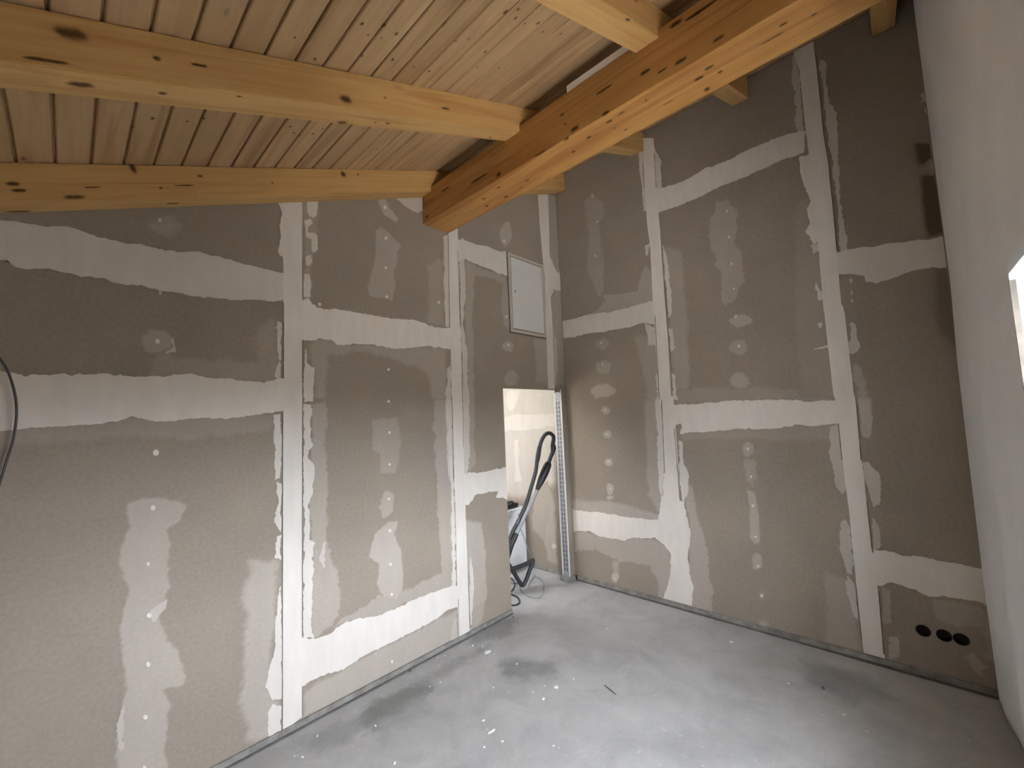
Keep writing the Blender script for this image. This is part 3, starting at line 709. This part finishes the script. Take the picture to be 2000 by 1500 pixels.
put('R', 'S', 'G', [(300, 890), (500, 865), (510, 780), (550, 690), (580, 800), (590, 940), (480, 965), (350, 1000), (200, 1020), (320, 920)], .34, .015)
put('R', 'S', 'G', [(180, 340), (230, 300), (290, 340), (300, 420), (270, 470), (295, 700), (290, 860), (270, 900), (205, 750), (210, 500)], .24)
for x, y, a, b, o_ in ((290, 1180, 40, 35, .25), (297, 1310, 45, 40, .3), (295, 1450, 68, 46, .48)): put('R', 'S', 'G', ell(x, y, a, b), o_, .015)
for x, y in ((283, 1168), (292, 1296), (232, 308), (262, 460), (250, 660)): dot('R', 'G', x, y, 7, .6)
for x, y, a, b, o_ in ((308, 65, 26, 24, .45), (318, 205, 27, 22, .45), (325, 368, 24, 24, .5), (335, 525, 22, 38, .45), (335, 575, 20, 12, .55), (365, 1040, 21, 32, .75)): put('R', 'S', 'H', ell(x, y, a, b), o_, .014, .008)
for x, y in ((308, 62), (318, 203), (325, 366), (337, 522), (363, 1050)): dot('R', 'H', x, y, 6, .8)
put('R', 'S', 'H', [(355, 950), (380, 950), (380, 1020), (358, 1020)], .4)
put('R', 'S', 'G', [(640, 600), (760, 640), (775, 900), (790, 1100), (800, 1520), (715, 1520), (680, 1000)], .28)
put('R', 'S', 'G', [(480, 1140), (560, 1110), (610, 1200), (640, 1520), (560, 1520), (520, 1300)], .24)
put('R', 'S', 'H', [(540, 0), (620, 0), (640, 600), (620, 660), (560, 560), (545, 300)], .30)
put('R', 'B', 'H', [(100, 642), (200, 655), (330, 670), (450, 690), (550, 705), (640, 712), (700, 712), (700, 830), (640, 830), (590, 805), (540, 815), (480, 805), (420, 825), (370, 820), (320, 810), (270, 795), (210, 772), (100, 775)])
put('R', 'S', 'H', [(100, 590), (350, 600), (500, 640), (630, 690), (650, 725), (450, 705), (100, 660)], .38)
put('R', 'S', 'H', [(100, 765), (300, 790), (640, 830), (700, 920), (690, 1050), (670, 1180), (610, 1180), (620, 1080), (580, 1000), (570, 970), (400, 950), (250, 880), (140, 890), (100, 890)], .36, .02)
put('R', 'B', 'K', [(180, 930), (330, 890), (430, 830), (560, 780), (680, 720), (780, 680), (870, 650), (930, 640), (930, 745), (900, 755), (790, 795), (720, 830), (620, 870), (520, 910), (400, 970), (300, 1010), (200, 1045)], .95)
put('R', 'T', 'K', [(862, 215), (968, 165), (995, 400), (1020, 650), (1045, 800), (1065, 1000), (1085, 1230), (1112, 1520), (1022, 1520), (1000, 1250), (985, 1100), (970, 900), (945, 720), (925, 550), (905, 350)])
put('R', 'T', 'J', [(985, -20), (1083, -20), (1110, 250), (1130, 400), (1150, 600), (1175, 850), (1210, 1050), (1248, 1440), (1134, 1410), (1100, 1100), (1075, 850), (1050, 600), (1030, 450), (1000, 200)])
put('R', 'M', 'K', [(998, 280), (1030, 300), (1050, 500), (1085, 560), (1100, 900), (1110, 1000), (1140, 1230), (1105, 1230), (1080, 950), (1060, 750), (1030, 550)], .62)
put('R', 'M', 'K', [(870, 270), (896, 300), (915, 500), (928, 700), (880, 600), (885, 450), (865, 380)], .5)
put('R', 'B', 'I', [(845, 80), (935, 60), (950, 300), (970, 560), (930, 590), (905, 550), (875, 520), (905, 470), (890, 380), (910, 340), (880, 260), (855, 210)], .95)
put('R', 'M', 'I', [(915, 600), (950, 590), (960, 630), (925, 650)], .7); put('R', 'M', 'I', [(940, 820), (960, 850), (985, 870), (995, 910), (950, 920)], .85)
put('R', 'M', 'I', ell(970, 1062, 16, 14), .8); put('R', 'M', 'I', [(930, 1208), (1025, 1176), (1025, 1196)], .9, .006, .004)
for p_, o_ in (([(950, 150), (990, 130), (1020, 330), (1040, 480), (1010, 520), (975, 450), (950, 330)], .5), ([(1005, 660), (1040, 640), (1065, 780), (1070, 950), (1040, 940), (1000, 800)], .5), ([(1040, 950), (1080, 1000), (1100, 1200), (1070, 1150), (1040, 1050)], .5),
               ([(1115, 340), (1160, 340), (1220, 410), (1215, 570), (1180, 590), (1145, 450)], .62), ([(1100, 0), (1160, 0), (1185, 100), (1160, 210), (1125, 200)], .45), ([(1172, 620), (1215, 700), (1220, 810), (1185, 810)], .5), ([(1230, 1020), (1280, 1040), (1270, 1210), (1240, 1210)], .25), ([(1270, 1290), (1320, 1290), (1330, 1380), (1270, 1390)], .4)):
    put('R', 'M', 'J', p_, o_)
put('R', 'S', 'J', [(930, 950), (1050, 980), (1115, 1380), (920, 1320)], .22)
put('R', 'M', 'L', [(0, 1000), (30, 1020), (60, 1150), (25, 1190), (0, 1180)], .62); put('R', 'S', 'L', [(15, 1200), (60, 1270), (110, 1430), (130, 1500), (70, 1500), (40, 1400)], .36, .014)
put('R', 'M', 'L', [(0, 760), (15, 770), (18, 890), (0, 900)], .6)
put('R', 'B', 'J', [(80, 30), (200, 28), (300, 20), (450, 5), (600, 0), (720, 8), (850, 10), (1010, 0), (1010, 130), (870, 140), (750, 138), (660, 155), (560, 160), (440, 160), (330, 172), (260, 182), (190, 178), (140, 185), (140, 130), (80, 150)])
put('R', 'S', 'I', [(120, 1440), (400, 1430), (600, 1440), (900, 1450), (1040, 1480), (1045, 1520), (130, 1520)], .2)
put('R', 'S', 'J', [(140, 160), (560, 150), (990, 130), (970, 210), (700, 220), (400, 210), (150, 230)], .16)
put('R', 'S', 'I', [(350, 340), (420, 335), (470, 400), (475, 500), (460, 580), (500, 640), (510, 820), (480, 900), (410, 950), (380, 880), (390, 760), (340, 720), (360, 680), (330, 640), (320, 500)], .32, .014)
for x, y, a, b, o_ in ((503, 1040, 66, 44, .5), (490, 1200, 66, 46, .30), (490, 1395, 60, 46, .42)): put('R', 'S', 'I', ell(x, y, a, b), o_, .014)
for x, y in ((432, 548), (460, 853), (473, 1015), (490, 1188), (445, 705), (420, 400)): dot('R', 'I', x, y, 7, .9)
put('R', 'S', 'J', ell(503, 268, 30, 38), .4, .014); put('R', 'S', 'J', [(485, 330), (545, 330), (550, 430), (530, 480), (490, 440)], .28, .014); put('R', 'S', 'J', [(495, 490), (540, 500), (560, 640), (570, 770), (540, 785), (515, 750), (515, 600)], .46, .014, .01)
put('R', 'S', 'J', ell(552, 885, 27, 46), .46, .014); put('R', 'S', 'J', ell(578, 1062, 18, 22), .4); put('R', 'S', 'J', ell(585, 1222, 30, 24), .4)
for x, y in ((503, 268), (530, 577), (545, 745), (558, 905), (577, 1065), (520, 420)): dot('R', 'J', x, y, 7 if y != 1065 else 10)
put('R', 'S', 'J', [(150, 380), (205, 480), (240, 680), (300, 860), (290, 960), (310, 1050), (315, 1160), (200, 1150), (180, 900), (190, 690), (160, 550)], .36, .014)
put('R', 'S', 'I', [(820, 350), (900, 300), (905, 550), (970, 700), (1010, 1000), (1050, 1490), (860, 1490), (820, 900)], .14)
put('R', 'B', 'K', [(1080, 1233), (1200, 1210), (1330, 1195), (1450, 1175), (1560, 1165), (1650, 1135), (1650, 1315), (1530, 1310), (1450, 1325), (1350, 1365), (1280, 1380), (1230, 1375), (1220, 1345), (1170, 1340), (1080, 1340)], .92)
put('R', 'B', 'M', [(220, 430), (320, 440), (400, 460), (500, 465), (600, 490), (700, 505), (780, 520), (860, 520), (870, 720), (820, 715), (780, 690), (680, 680), (600, 660), (540, 660), (480, 630), (400, 605), (350, 595), (300, 610), (240, 600)])
put('R', 'S', 'M', [(810, 690), (870, 700), (890, 900), (895, 1010), (820, 960)], .35); put('R', 'S', 'M', [(560, 680), (700, 680), (820, 720), (800, 800), (690, 810), (620, 790), (580, 760)], .24, .014)
put('R', 'S', 'M', [(715, 960), (750, 945), (800, 1000), (780, 1035), (740, 1000)], .36, .014); put('R', 'S', 'M', [(345, 870), (385, 855), (395, 960), (350, 965)], .38, .014)
put('R', 'S', 'L', [(455, 100), (490, 100), (490, 160), (450, 150)], .4)
for x, y in ((1510, 475), (1530, 540)): put('R', 'M', 'K', ell(x, y, 14, 24), .6)
# bare grooves between tapes and filler, as strips with groove shade painted in
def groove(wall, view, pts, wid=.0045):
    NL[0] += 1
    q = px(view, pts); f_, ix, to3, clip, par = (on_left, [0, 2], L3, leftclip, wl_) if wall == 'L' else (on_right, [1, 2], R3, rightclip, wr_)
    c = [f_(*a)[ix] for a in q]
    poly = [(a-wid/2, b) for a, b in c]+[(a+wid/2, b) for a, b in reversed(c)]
    patch('groove_shade_strip', poly, to3, 1, .004, .0012, .0031+NL[0]*2.5e-6, .0001, 'groove', par, 'cov', .002, clip, True)
for v_, p_ in (('B', [(266, 480), (266, 780)]), ('B', [(266, 1065), (264, 1380)]), ('B', [(127, 790), (125, 1350)]), ('B', [(1400, 410), (1418, 970)]), ('B', [(1430, 1160), (1440, 1400)]), ('Cc', [(160, 30), (159, 1050)]), ('Cc', [(160, 1285), (159, 1405)]),
               ('Cc', [(72, 60), (71, 1470)]), ('B', [(1330, 300), (1340, 960)]), ('F', [(104, 280), (111, 570)]), ('F', [(121, 715), (128, 1250)]), ('F', [(66, 970), (72, 1450)]), ('E', [(1413, 200), (1417, 420)]), ('E', [(1470, 60), (1477, 380)])):
    groove('L', v_, p_, .0038)
for v_, p_ in (('G', [(636, 590), (693, 1330)]), ('G', [(598, 1010), (625, 1500)]), ('H', [(638, 0), (655, 430)]), ('H', [(712, 170), (745, 590)]), ('K', [(983, 260), (1022, 650), (1047, 800), (1088, 1220)]), ('J', [(1092, 30), (1117, 330)]), ('J', [(1148, 550), (1180, 830)]), ('J', [(1212, 1040), (1240, 1380)]), ('J', [(993, 130), (1012, 330)]), ('J', [(1088, 1010), (1118, 1300)]), ('G', [(528, 120), (536, 260)]), ('G', [(594, 60), (606, 260)])):
    groove('R', v_, p_, .0055)
# brown water stains beside the plaster corner
for p_ in ([(375, 0), (470, 0), (484, 110), (380, 125)], [(400, 180), (490, 175), (530, 380), (545, 510), (440, 530), (410, 330)], [(475, 700), (570, 700), (600, 900), (620, 1150), (490, 1050)]):
    patch('stain', [tuple(on_right(*a)[[1, 2]]) for a in px('L', p_)], R3, .55 if p_[0][0] != 475 else .22, .03, .01, .0007, .0001, 'brownstain', wr_, 'stain', None, rightclip)
put('R', 'T', 'P', [(1608, 596), (1646, 596), (1650, 613), (1670, 790), (1635, 790), (1628, 770), (1610, 613)])
# ---- hall wall seen through the doorway
put('R', 'S', 'Q', [(0, -100), (900, -100), (900, 800), (850, 1500), (700, 1700), (300, 1750), (0, 1700)], 1.15, .12)
put('R', 'B', 'Q', [(100, 580), (250, 525), (450, 520), (650, 515), (700, 530), (900, 500), (900, 700), (740, 690), (650, 720), (500, 740), (350, 755), (200, 750), (100, 780)])
put('R', 'M', 'Q', [(140, 250), (180, 180), (330, 160), (330, 270), (290, 380), (220, 460), (160, 420)], 1)
put('R', 'M', 'Q', [(250, 890), (320, 890), (330, 1000), (330, 1250), (350, 1400), (370, 1500), (270, 1500), (280, 1300), (260, 1100)], 1)
for x, y in ((610, 235), (655, 235), (262, 345), (295, 1203)): dot('R', 'Q', x, y, 14)
put('R', 'S', 'O', [(400, 700), (460, 800), (470, 1150), (420, 1130), (400, 1000)], .4)
put('R', 'M', 'O', ell(455, 1040, 12, 12), .7)
put('R', 'S', 'O', [(340, 700), (420, 650), (460, 800), (400, 1000), (330, 940)], .3)

# damp and dirty marks of the screed
def fstain(pts, op, soft=.12):
    NL[0] += 1
    patch('damp_mark', [tuple(on_floor(*q)[:2]) for q in pts], F3, op, soft, .05, .0008+(NL[0] % 40)*2e-5, .0001, 'damp', fl, 'stain', .012,
          lambda U, V: (V < YL-.012) & (U < XR-.022) & (V > YP+.05))
fstain([(700, 1390), (760, 1360), (800, 1340), (840, 1345), (830, 1390), (790, 1420), (745, 1440), (715, 1430)], .16, .10)
fstain([(970, 1300), (1010, 1285), (1070, 1290), (1080, 1320), (1020, 1330), (980, 1320)], .24, .10)
fstain([(560, 1460), (640, 1425), (760, 1360), (900, 1285), (960, 1260), (900, 1300), (760, 1400), (620, 1480)], .2, .1)
fstain([(900, 1230), (960, 1215), (1010, 1210), (1000, 1240), (930, 1260)], .25, .08)
fstain([(1240, 1450), (1420, 1420), (1560, 1440), (1500, 1490), (1300, 1490)], .12, .15)
fstain([(1560, 1290), (1700, 1320), (1760, 1370), (1660, 1370), (1580, 1340)], .22, .12)

# ================================================================== THINGS
# access panel
ap = empty('access_panel', (3.095, YL, 2.51)); tag(ap, 'grey white metal access panel in the left wall above the doorway', 'access panel')
ax0, ax1, az0, az1 = 2.827, 3.362, 2.513, 3.283
def lb(name, a, b, mat, par=ap, bevel=0):
    l = ap.location; return box(name, tuple(a[i]-l[i] for i in range(3)), tuple(b[i]-l[i] for i in range(3)), mat, par, bevel)
fw = .026
for a, b in (((ax0, az0), (ax0+fw, az1)), ((ax1-fw, az0), (ax1, az1)), ((ax0+fw, az0), (ax1-fw, az0+fw)), ((ax0+fw, az1-fw), (ax1-fw, az1))):
    lb('frame_bar', (a[0], YL-.016, a[1]), (b[0], YL-.0018, b[1]), 'panelframe', ap, .002)
lb('gasket', (ax0+fw, YL-.006, az0+fw), (ax1-fw, YL-.0018, az1-fw), 'dust_and_shade')
lb('painted_shade_line', (ax0-.009, YL-.008, az0-.012), (ax0-.0005, YL-.0018, az1+.006), 'dust_and_shade'); lb('painted_shade_line', (ax0-.009, YL-.008, az1+.0005), (ax1+.004, YL-.0018, az1+.006), 'dust_and_shade'); lb('painted_shade_line', (ax1+.0005, YL-.008, az0-.012), (ax1+.004, YL-.0018, az1+.006), 'dust_and_shade'); lb('painted_shade_line', (ax0-.007, YL-.008, az0-.012), (ax1+.004, YL-.0018, az0-.0005), 'dust_and_shade')  # raised dark bars painting the shadow line around the frame
dp = lb('door', (ax0+fw+.011, YL-.015, az0+fw+.010), (ax1-fw-.008, YL-.0062, az1-fw-.009), 'panelwhite', ap, .002)
lk = on_plane(1006, 569, (0, YL-.015, 0), (0, 1, 0))
me = bpy.data.meshes.new('lock'); bm = bmesh.new()
bmesh.ops.create_cone(bm, cap_ends=True, segments=20, radius1=.013, radius2=.011, depth=.005, matrix=Matrix.Translation((lk[0]-3.095, -.0175, lk[2]-2.51)) @ Matrix.Rotation(math.radians(90), 4, 'X'))
bm.to_mesh(me); bm.free(); lo = link('lock', me, 'steel', dp)
lb('key_slot', (lk[0]-.002, YL-.0215, lk[2]-.007), (lk[0]+.002, YL-.0201, lk[2]+.007), 'black', dp)

# empty socket boxes in the right wall
SLAB = ['empty round socket box, the left one standing apart from the joined pair', 'empty round socket box, the middle one of the three', 'empty round socket box, the one nearest the plastered wall']
for (y, z), lab in zip(SOCK, SLAB):
    s = empty('socket_box', (XR, y, z)); tag(s, lab, 'socket box', 'empty socket boxes in the right wall')
    n = 28; v, f = [], []
    for x, r in ((.001, SR-.0006), (.044, SR-.0015), (.045, SR-.003)):
        v += [(x, r*math.cos(2*math.pi*k/n), r*math.sin(2*math.pi*k/n)) for k in range(n)]
    for i in range(2):
        for k in range(n): f.append((i*n+k, i*n+(k+1) % n, (i+1)*n+(k+1) % n, (i+1)*n+k))
    f.append(tuple(2*n+k for k in range(n)))
    link('cup', mesh('cup', v, f, False), 'boxblack', s)
    v, f = [], []
    for x, r in ((.0006, SR-.0005), (-.0008, SR+.0012), (-.0012, SR-.001), (-.0008, SR-.003)):
        v += [(x, r*math.cos(2*math.pi*k/n), r*math.sin(2*math.pi*k/n)) for k in range(n)]
    for i in range(3):
        for k in range(n): f.append((i*n+k, i*n+(k+1) % n, (i+1)*n+(k+1) % n, (i+1)*n+k))
    link('rim', mesh('rim', v, f, True), 'boxblack', s)
    for sg in (-1, 1):
        bm = bmesh.new(); bmesh.ops.create_cone(bm, cap_ends=True, segments=10, radius1=.004, radius2=.004, depth=.02, matrix=Matrix.Translation((.02, sg*.027, 0)) @ Matrix.Rotation(math.radians(90), 4, 'Y'))
        me = bpy.data.meshes.new('screw_post'); bm.to_mesh(me); bm.free(); link('screw_post', me, 'boxblack', s)

# door stud: perforated steel profile in the reveal
ds = empty('door_stud', (DX1, YL+.05, 0)); tag(ds, 'perforated galvanised steel stud standing open in the right doorway jamb', 'steel profile')
def perforated():
    ys = [-.036, -.021, -.011, .009, .019, .036]      # bands across the web; slots in bands 1 and 3
    zs, z = [0.05], .10
    while z < 1.86: zs += [z, z+.034]; z += .0465
    zs += [1.945]
    v, f = [], []
    nz = len(zs)
    for y in ys:
        for z in zs: v.append((-.0008, y, z))
    for i in range(len(ys)-1):
        for j in range(nz-1):
            if i in (1, 3) and j % 2 == 1: continue
            f.append((i*nz+j, (i+1)*nz+j, (i+1)*nz+j+1, i*nz+j+1))
    me = mesh('web', v, f)
    bm = bmesh.new(); bm.from_mesh(me); bmesh.ops.solidify(bm, geom=list(bm.faces), thickness=.0016); bm.to_mesh(me); bm.free()
    return me
web = link('web', perforated(), 'steel', ds)
box('flange', (-.0008, -.0368, .05), (.0085, -.0360, 1.945), 'steel', ds); box('flange', (-.0008, .0360, .05), (.0085, .0368, 1.945), 'steel', ds)
box('cavity_shade_sheet', (.0088, -.0355, .05), (.0098, .0355, 1.945), 'black', ds)  # black sheet painting the dark of the cavity behind the slots
box('anchor_plate', (-.004, -.030, 1.865), (-.0020, .028, 1.955), 'steel', ds, .0006)
for zz in (1.885, 1.93):
    bm = bmesh.new(); bmesh.ops.create_uvsphere(bm, u_segments=10, v_segments=6, radius=.0045, matrix=Matrix.Translation((-.0045, 0, zz)))
    me = bpy.data.meshes.new('bolt'); bm.to_mesh(me); bm.free(); link('bolt', me, 'dust_and_shade', ds)
box('gypsum_edge', (DX1-.0012, YL+.0005, .05), (DX1-.0001, YL+.0122, DZ-.002), 'chalk', wl_); box('gypsum_edge', (DX1-.0012, YL+.0878, .05), (DX1-.0001, YL+.0995, DZ-.002), 'chalk', wl_)
ft = box('stud_foot', (DX1-.035, YL-.012, 0), (XR-.012, YL+.112, .048), 'foam', None, .006)
tag(ft, 'dusty cement block under the doorway stud', 'block', kind='structure')

# vacuum cleaner leaning behind the doorway
vb = (3.55, 2.815, 0); vn = (.25, 1, 0)
def vp(x, y, back=0): return tuple(on_plane(x, y, (vb[0], vb[1]+back, 0), vn))
vac = empty('vacuum_cleaner', (3.05, 3.0, 0)); tag(vac, 'vacuum cleaner wand with dark hose leaning inside the doorway', 'vacuum cleaner')
def vt(name, pts, r, mat, par=None, seg=12, sub=6):
    o = tube(name, [tuple(np.array(p)-np.array([3.05, 3.0, 0])) for p in pts], r, mat, vac if par is None else par, seg, True, sub); return o
vt('wand', [vp(1052, 952), vp(1031, 996), vp(1008, 1044)], .0185, 'alu', None, 14)
gr = vt('grip', [vp(1049, 957), vp(1053, 947), vp(1058, 936), vp(1064, 922), vp(1069, 910), vp(1072, 904)], [.020, .030, .040, .044, .042, .030], 'black', None, 14)
vt('grip_neck', [vp(1071, 906), vp(1075, 894), vp(1079, 884), vp(1080.5, 875), vp(1079, 868)], [.021, .021, .023, .030, .024], 'black', gr, 12)
vt('collar', [vp(1009, 1042), vp(1004, 1053), vp(999, 1064), vp(995, 1080), vp(990, 1096)], [.024, .026, .026, .021, .021], 'black', None, 12)
vt('hose', [vp(1079, 868), vp(1081, 858), vp(1080, 851), vp(1073, 846), vp(1065, 849), vp(1058, 860), vp(1053, 877), vp(1049, 900), vp(1046, 922, .02), vp(1038, 950, .03), vp(1027, 985, .04), vp(1012, 1018, .05), vp(1000, 1042, .05), vp(994, 1062, .05), vp(984, 1090, .05)],
   .0205, 'hose', None, 12)
vt('hose_cuff', [vp(1054, 872), vp(1051, 890), vp(1049, 902)], [.022, .0255, .022], 'black', None, 12)
def fp(x, y, z): return tuple(on_floor(x, y, z))
lh = [vp(985, 1112), vp(1000, 1111), vp(1018, 1105), vp(1034, 1098), vp(1040, 1094), vp(1040, 1099), vp(1034, 1115), vp(1027, 1134), vp(1021, 1143), vp(1015, 1137), vp(1007, 1124), vp(1000, 1112), vp(992, 1100)]
vt('floor_hose', lh, .0205, 'hose', None, 12)
body = bmesh.new()
box_bm(body, (2.62-3.05, 3.02-3.0, .03), (2.98-3.05, 3.34-3.0, .36), .05)
me = bpy.data.meshes.new('body'); body.to_mesh(me); body.free(); link('body', me, 'hose', vac)
for dx in (2.68, 2.92):
    for dy in (3.06, 3.30):
        bm = bmesh.new(); bmesh.ops.create_uvsphere(bm, u_segments=12, v_segments=8, radius=.03, matrix=Matrix.Translation((dx-3.05, dy-3.0, .03)))
        me = bpy.data.meshes.new('castor'); bm.to_mesh(me); bm.free(); link('castor', me, 'black', vac)

# cables
gc = tube('grey_cable', [vp(1012, 1003), vp(1013, 1018), vp(1010, 1022), vp(1017, 1034), vp(1026, 1056), vp(1034, 1080), fp(1044, 1108, .01), fp(1044, 1126, .006), fp(1036, 1134, .006), fp(1032, 1146, .006), fp(1040, 1129, .006), fp(1052, 1128, .006), fp(1061, 1139, .006), fp(1062, 1154, .006), fp(1055, 1166, .006), fp(1041, 1167, .006), fp(1027, 1162, .006), fp(1017, 1152, .006), fp(1013, 1140, .006), fp(998, 1138, .006)],
          .0042, 'cablegrey', None, 8)
tag(gc, 'thin grey cable looping on the floor in the doorway', 'cable')
bc = tube('black_cable', [fp(985, 1128, .008), fp(999, 1130, .008), fp(1005, 1138, .008), fp(1004, 1148, .008), fp(996, 1158, .008), fp(999, 1161, .008), fp(1010, 1166, .008), fp(1015, 1174, .008), fp(1012, 1180, .008), fp(1000, 1182, .008), fp(985, 1180, .008)],
          .0065, 'black', None, 8)
tag(bc, 'black cable looping on the floor at the edge of the left wall', 'cable')
wc = tube('wall_cable', [(-.24, YL-.002, 2.10), (-.225, YL-.02, 2.06), (-.199, YL-.05, 2.023), (-.170, YL-.05, 1.952), (-.149, YL-.045, 1.838), (-.151, YL-.04, 1.714), (-.170, YL-.035, 1.594), (-.185, YL-.035, 1.50)], .0042, 'cabledark', None, 10)
tag(wc, 'grey cable end hanging out of the left wall at the picture edge', 'cable')

# white bin in the hall
wb_ = empty('waste_bin', (3.53, 3.46, 0)); tag(wb_, 'white plastic bin with a black lid standing in the hall behind the vacuum', 'bin')
def hb(name, a, b, mat, par=wb_, bevel=0): return box(name, a, b, mat, par, bevel)
hb('body', (-.20, -.16, .02), (.125, .16, .655), 'white', wb_, .018)
hb('front_panel', (-.165, -.1645, .06), (.035, -.1602, .60), 'white', wb_, .002); hb('plinth', (-.19, -.15, 0), (.118, .15, .02), 'foam')
hb('rim', (-.205, -.165, .655), (.13, .165, .675), 'white', wb_, .004)
lid = hb('lid', (-.19, -.12, .675), (.06, .14, .725), 'black', wb_, .02)
tube('lid_handle', [(-.12, -.1, .72), (-.10, -.1, .748), (-.03, -.1, .748), (-.01, -.1, .72)], .009, 'black', lid, 8)

# plaster crumbs and splashes on the floor
def chip(pix, w, h, ang, name='plaster_chip', mat='chalk', t=.004):
    c = on_floor(*pix); n = random.randint(8, 11); rr = [random.uniform(.68, 1.12) for _ in range(n)]
    ca, sa = math.cos(ang), math.sin(ang)
    top, bot = [], []
    for k in range(n):
        a = 2*math.pi*k/n; x, y = w*rr[k]*math.cos(a), h*rr[k]*math.sin(a)
        top.append((.82*(ca*x-sa*y), .82*(sa*x+ca*y), t*random.uniform(.7, 1.1))); bot.append((ca*x-sa*y, sa*x+ca*y, .0002))
    v = bot+top+[(0, 0, t*1.15)]
    f = [(k, (k+1) % n, n+(k+1) % n, n+k) for k in range(n)] + [(n+k, n+(k+1) % n, 2*n) for k in range(n)] + [tuple(range(n-1, -1, -1))]
    o = link(name, fixn(mesh(name, v, f)), mat); o.location = (c[0], c[1], 0); return o
ev = lambda x, y: px('E', [(x, y)])[0]
big = [(ev(1575, 497), .030, .022, 0, 'large flat white plaster splash on the floor near the left wall'), (ev(1960, 692), .018, .014, .5, 'white plaster splash in the middle of the floor'),
       (ev(1600, 940), .034, .008, -.1, 'long ragged white plaster splash at the front of the floor'), (ev(1888, 758), .014, .009, .3, 'small ragged plaster splash beside the one in the middle of the floor'),
       ((1428, 1254), .017, .012, .4, 'pale plaster flake on the floor near the right wall'), (ev(1495, 460), .013, .007, .6, 'white plaster flake just left of the largest splash'),
       (ev(1058, 1115), .012, .009, .9, 'white plaster crumb near the bottom edge of the picture')]
for q, w, h, a, lab in big:
    tag(chip(q, w, h, a), lab, 'plaster splash', 'plaster splashes on the floor')
small = [ev(1550, 465), ev(1740, 565), ev(1560, 1027), ev(628, 965), ev(500, 1078), ev(545, 1082), ev(1310, 573), ev(1340, 515), ev(1660, 995), ev(1315, 663), ev(1830, 720), ev(1610, 695), ev(1255, 690), ev(1300, 530), ev(1555, 878), ev(952, 908),
         (1540, 1335), (1120, 1326), (1009, 1297), (1064, 1340), (1649, 1396), (1081, 1457), (1190, 1230), (1185, 1228)]
for q in small:
    s = random.uniform(.5, 1.0)
    tag(chip(q, .010*s, .007*s, random.uniform(0, 3), 'plaster_crumb', 'chalk', .0035), 'tiny white plaster crumb lying on the screed floor', 'crumb', 'tiny plaster crumbs on the floor')
for q, lab in (((1003, 1206), 'dark crumb on the floor below the end of the left wall'), ((801, 1311), 'dark crumb on the floor against the left wall strip'), ((1608, 1345), 'dark fleck on the floor near the right wall')):
    tag(chip(q, .011, .008, .4, 'dirt_crumb', 'dust_and_shade', .008), lab, 'crumb')
tw = tube('wood_splinter', [fp(1181, 1338, .004), fp(1192, 1347, .005), fp(1204, 1357, .004)], [.002, .0035, .0015], 'dust_and_shade', None, 6, True, 3)
tag(tw, 'thin dark wood splinter lying in the middle of the floor', 'splinter')
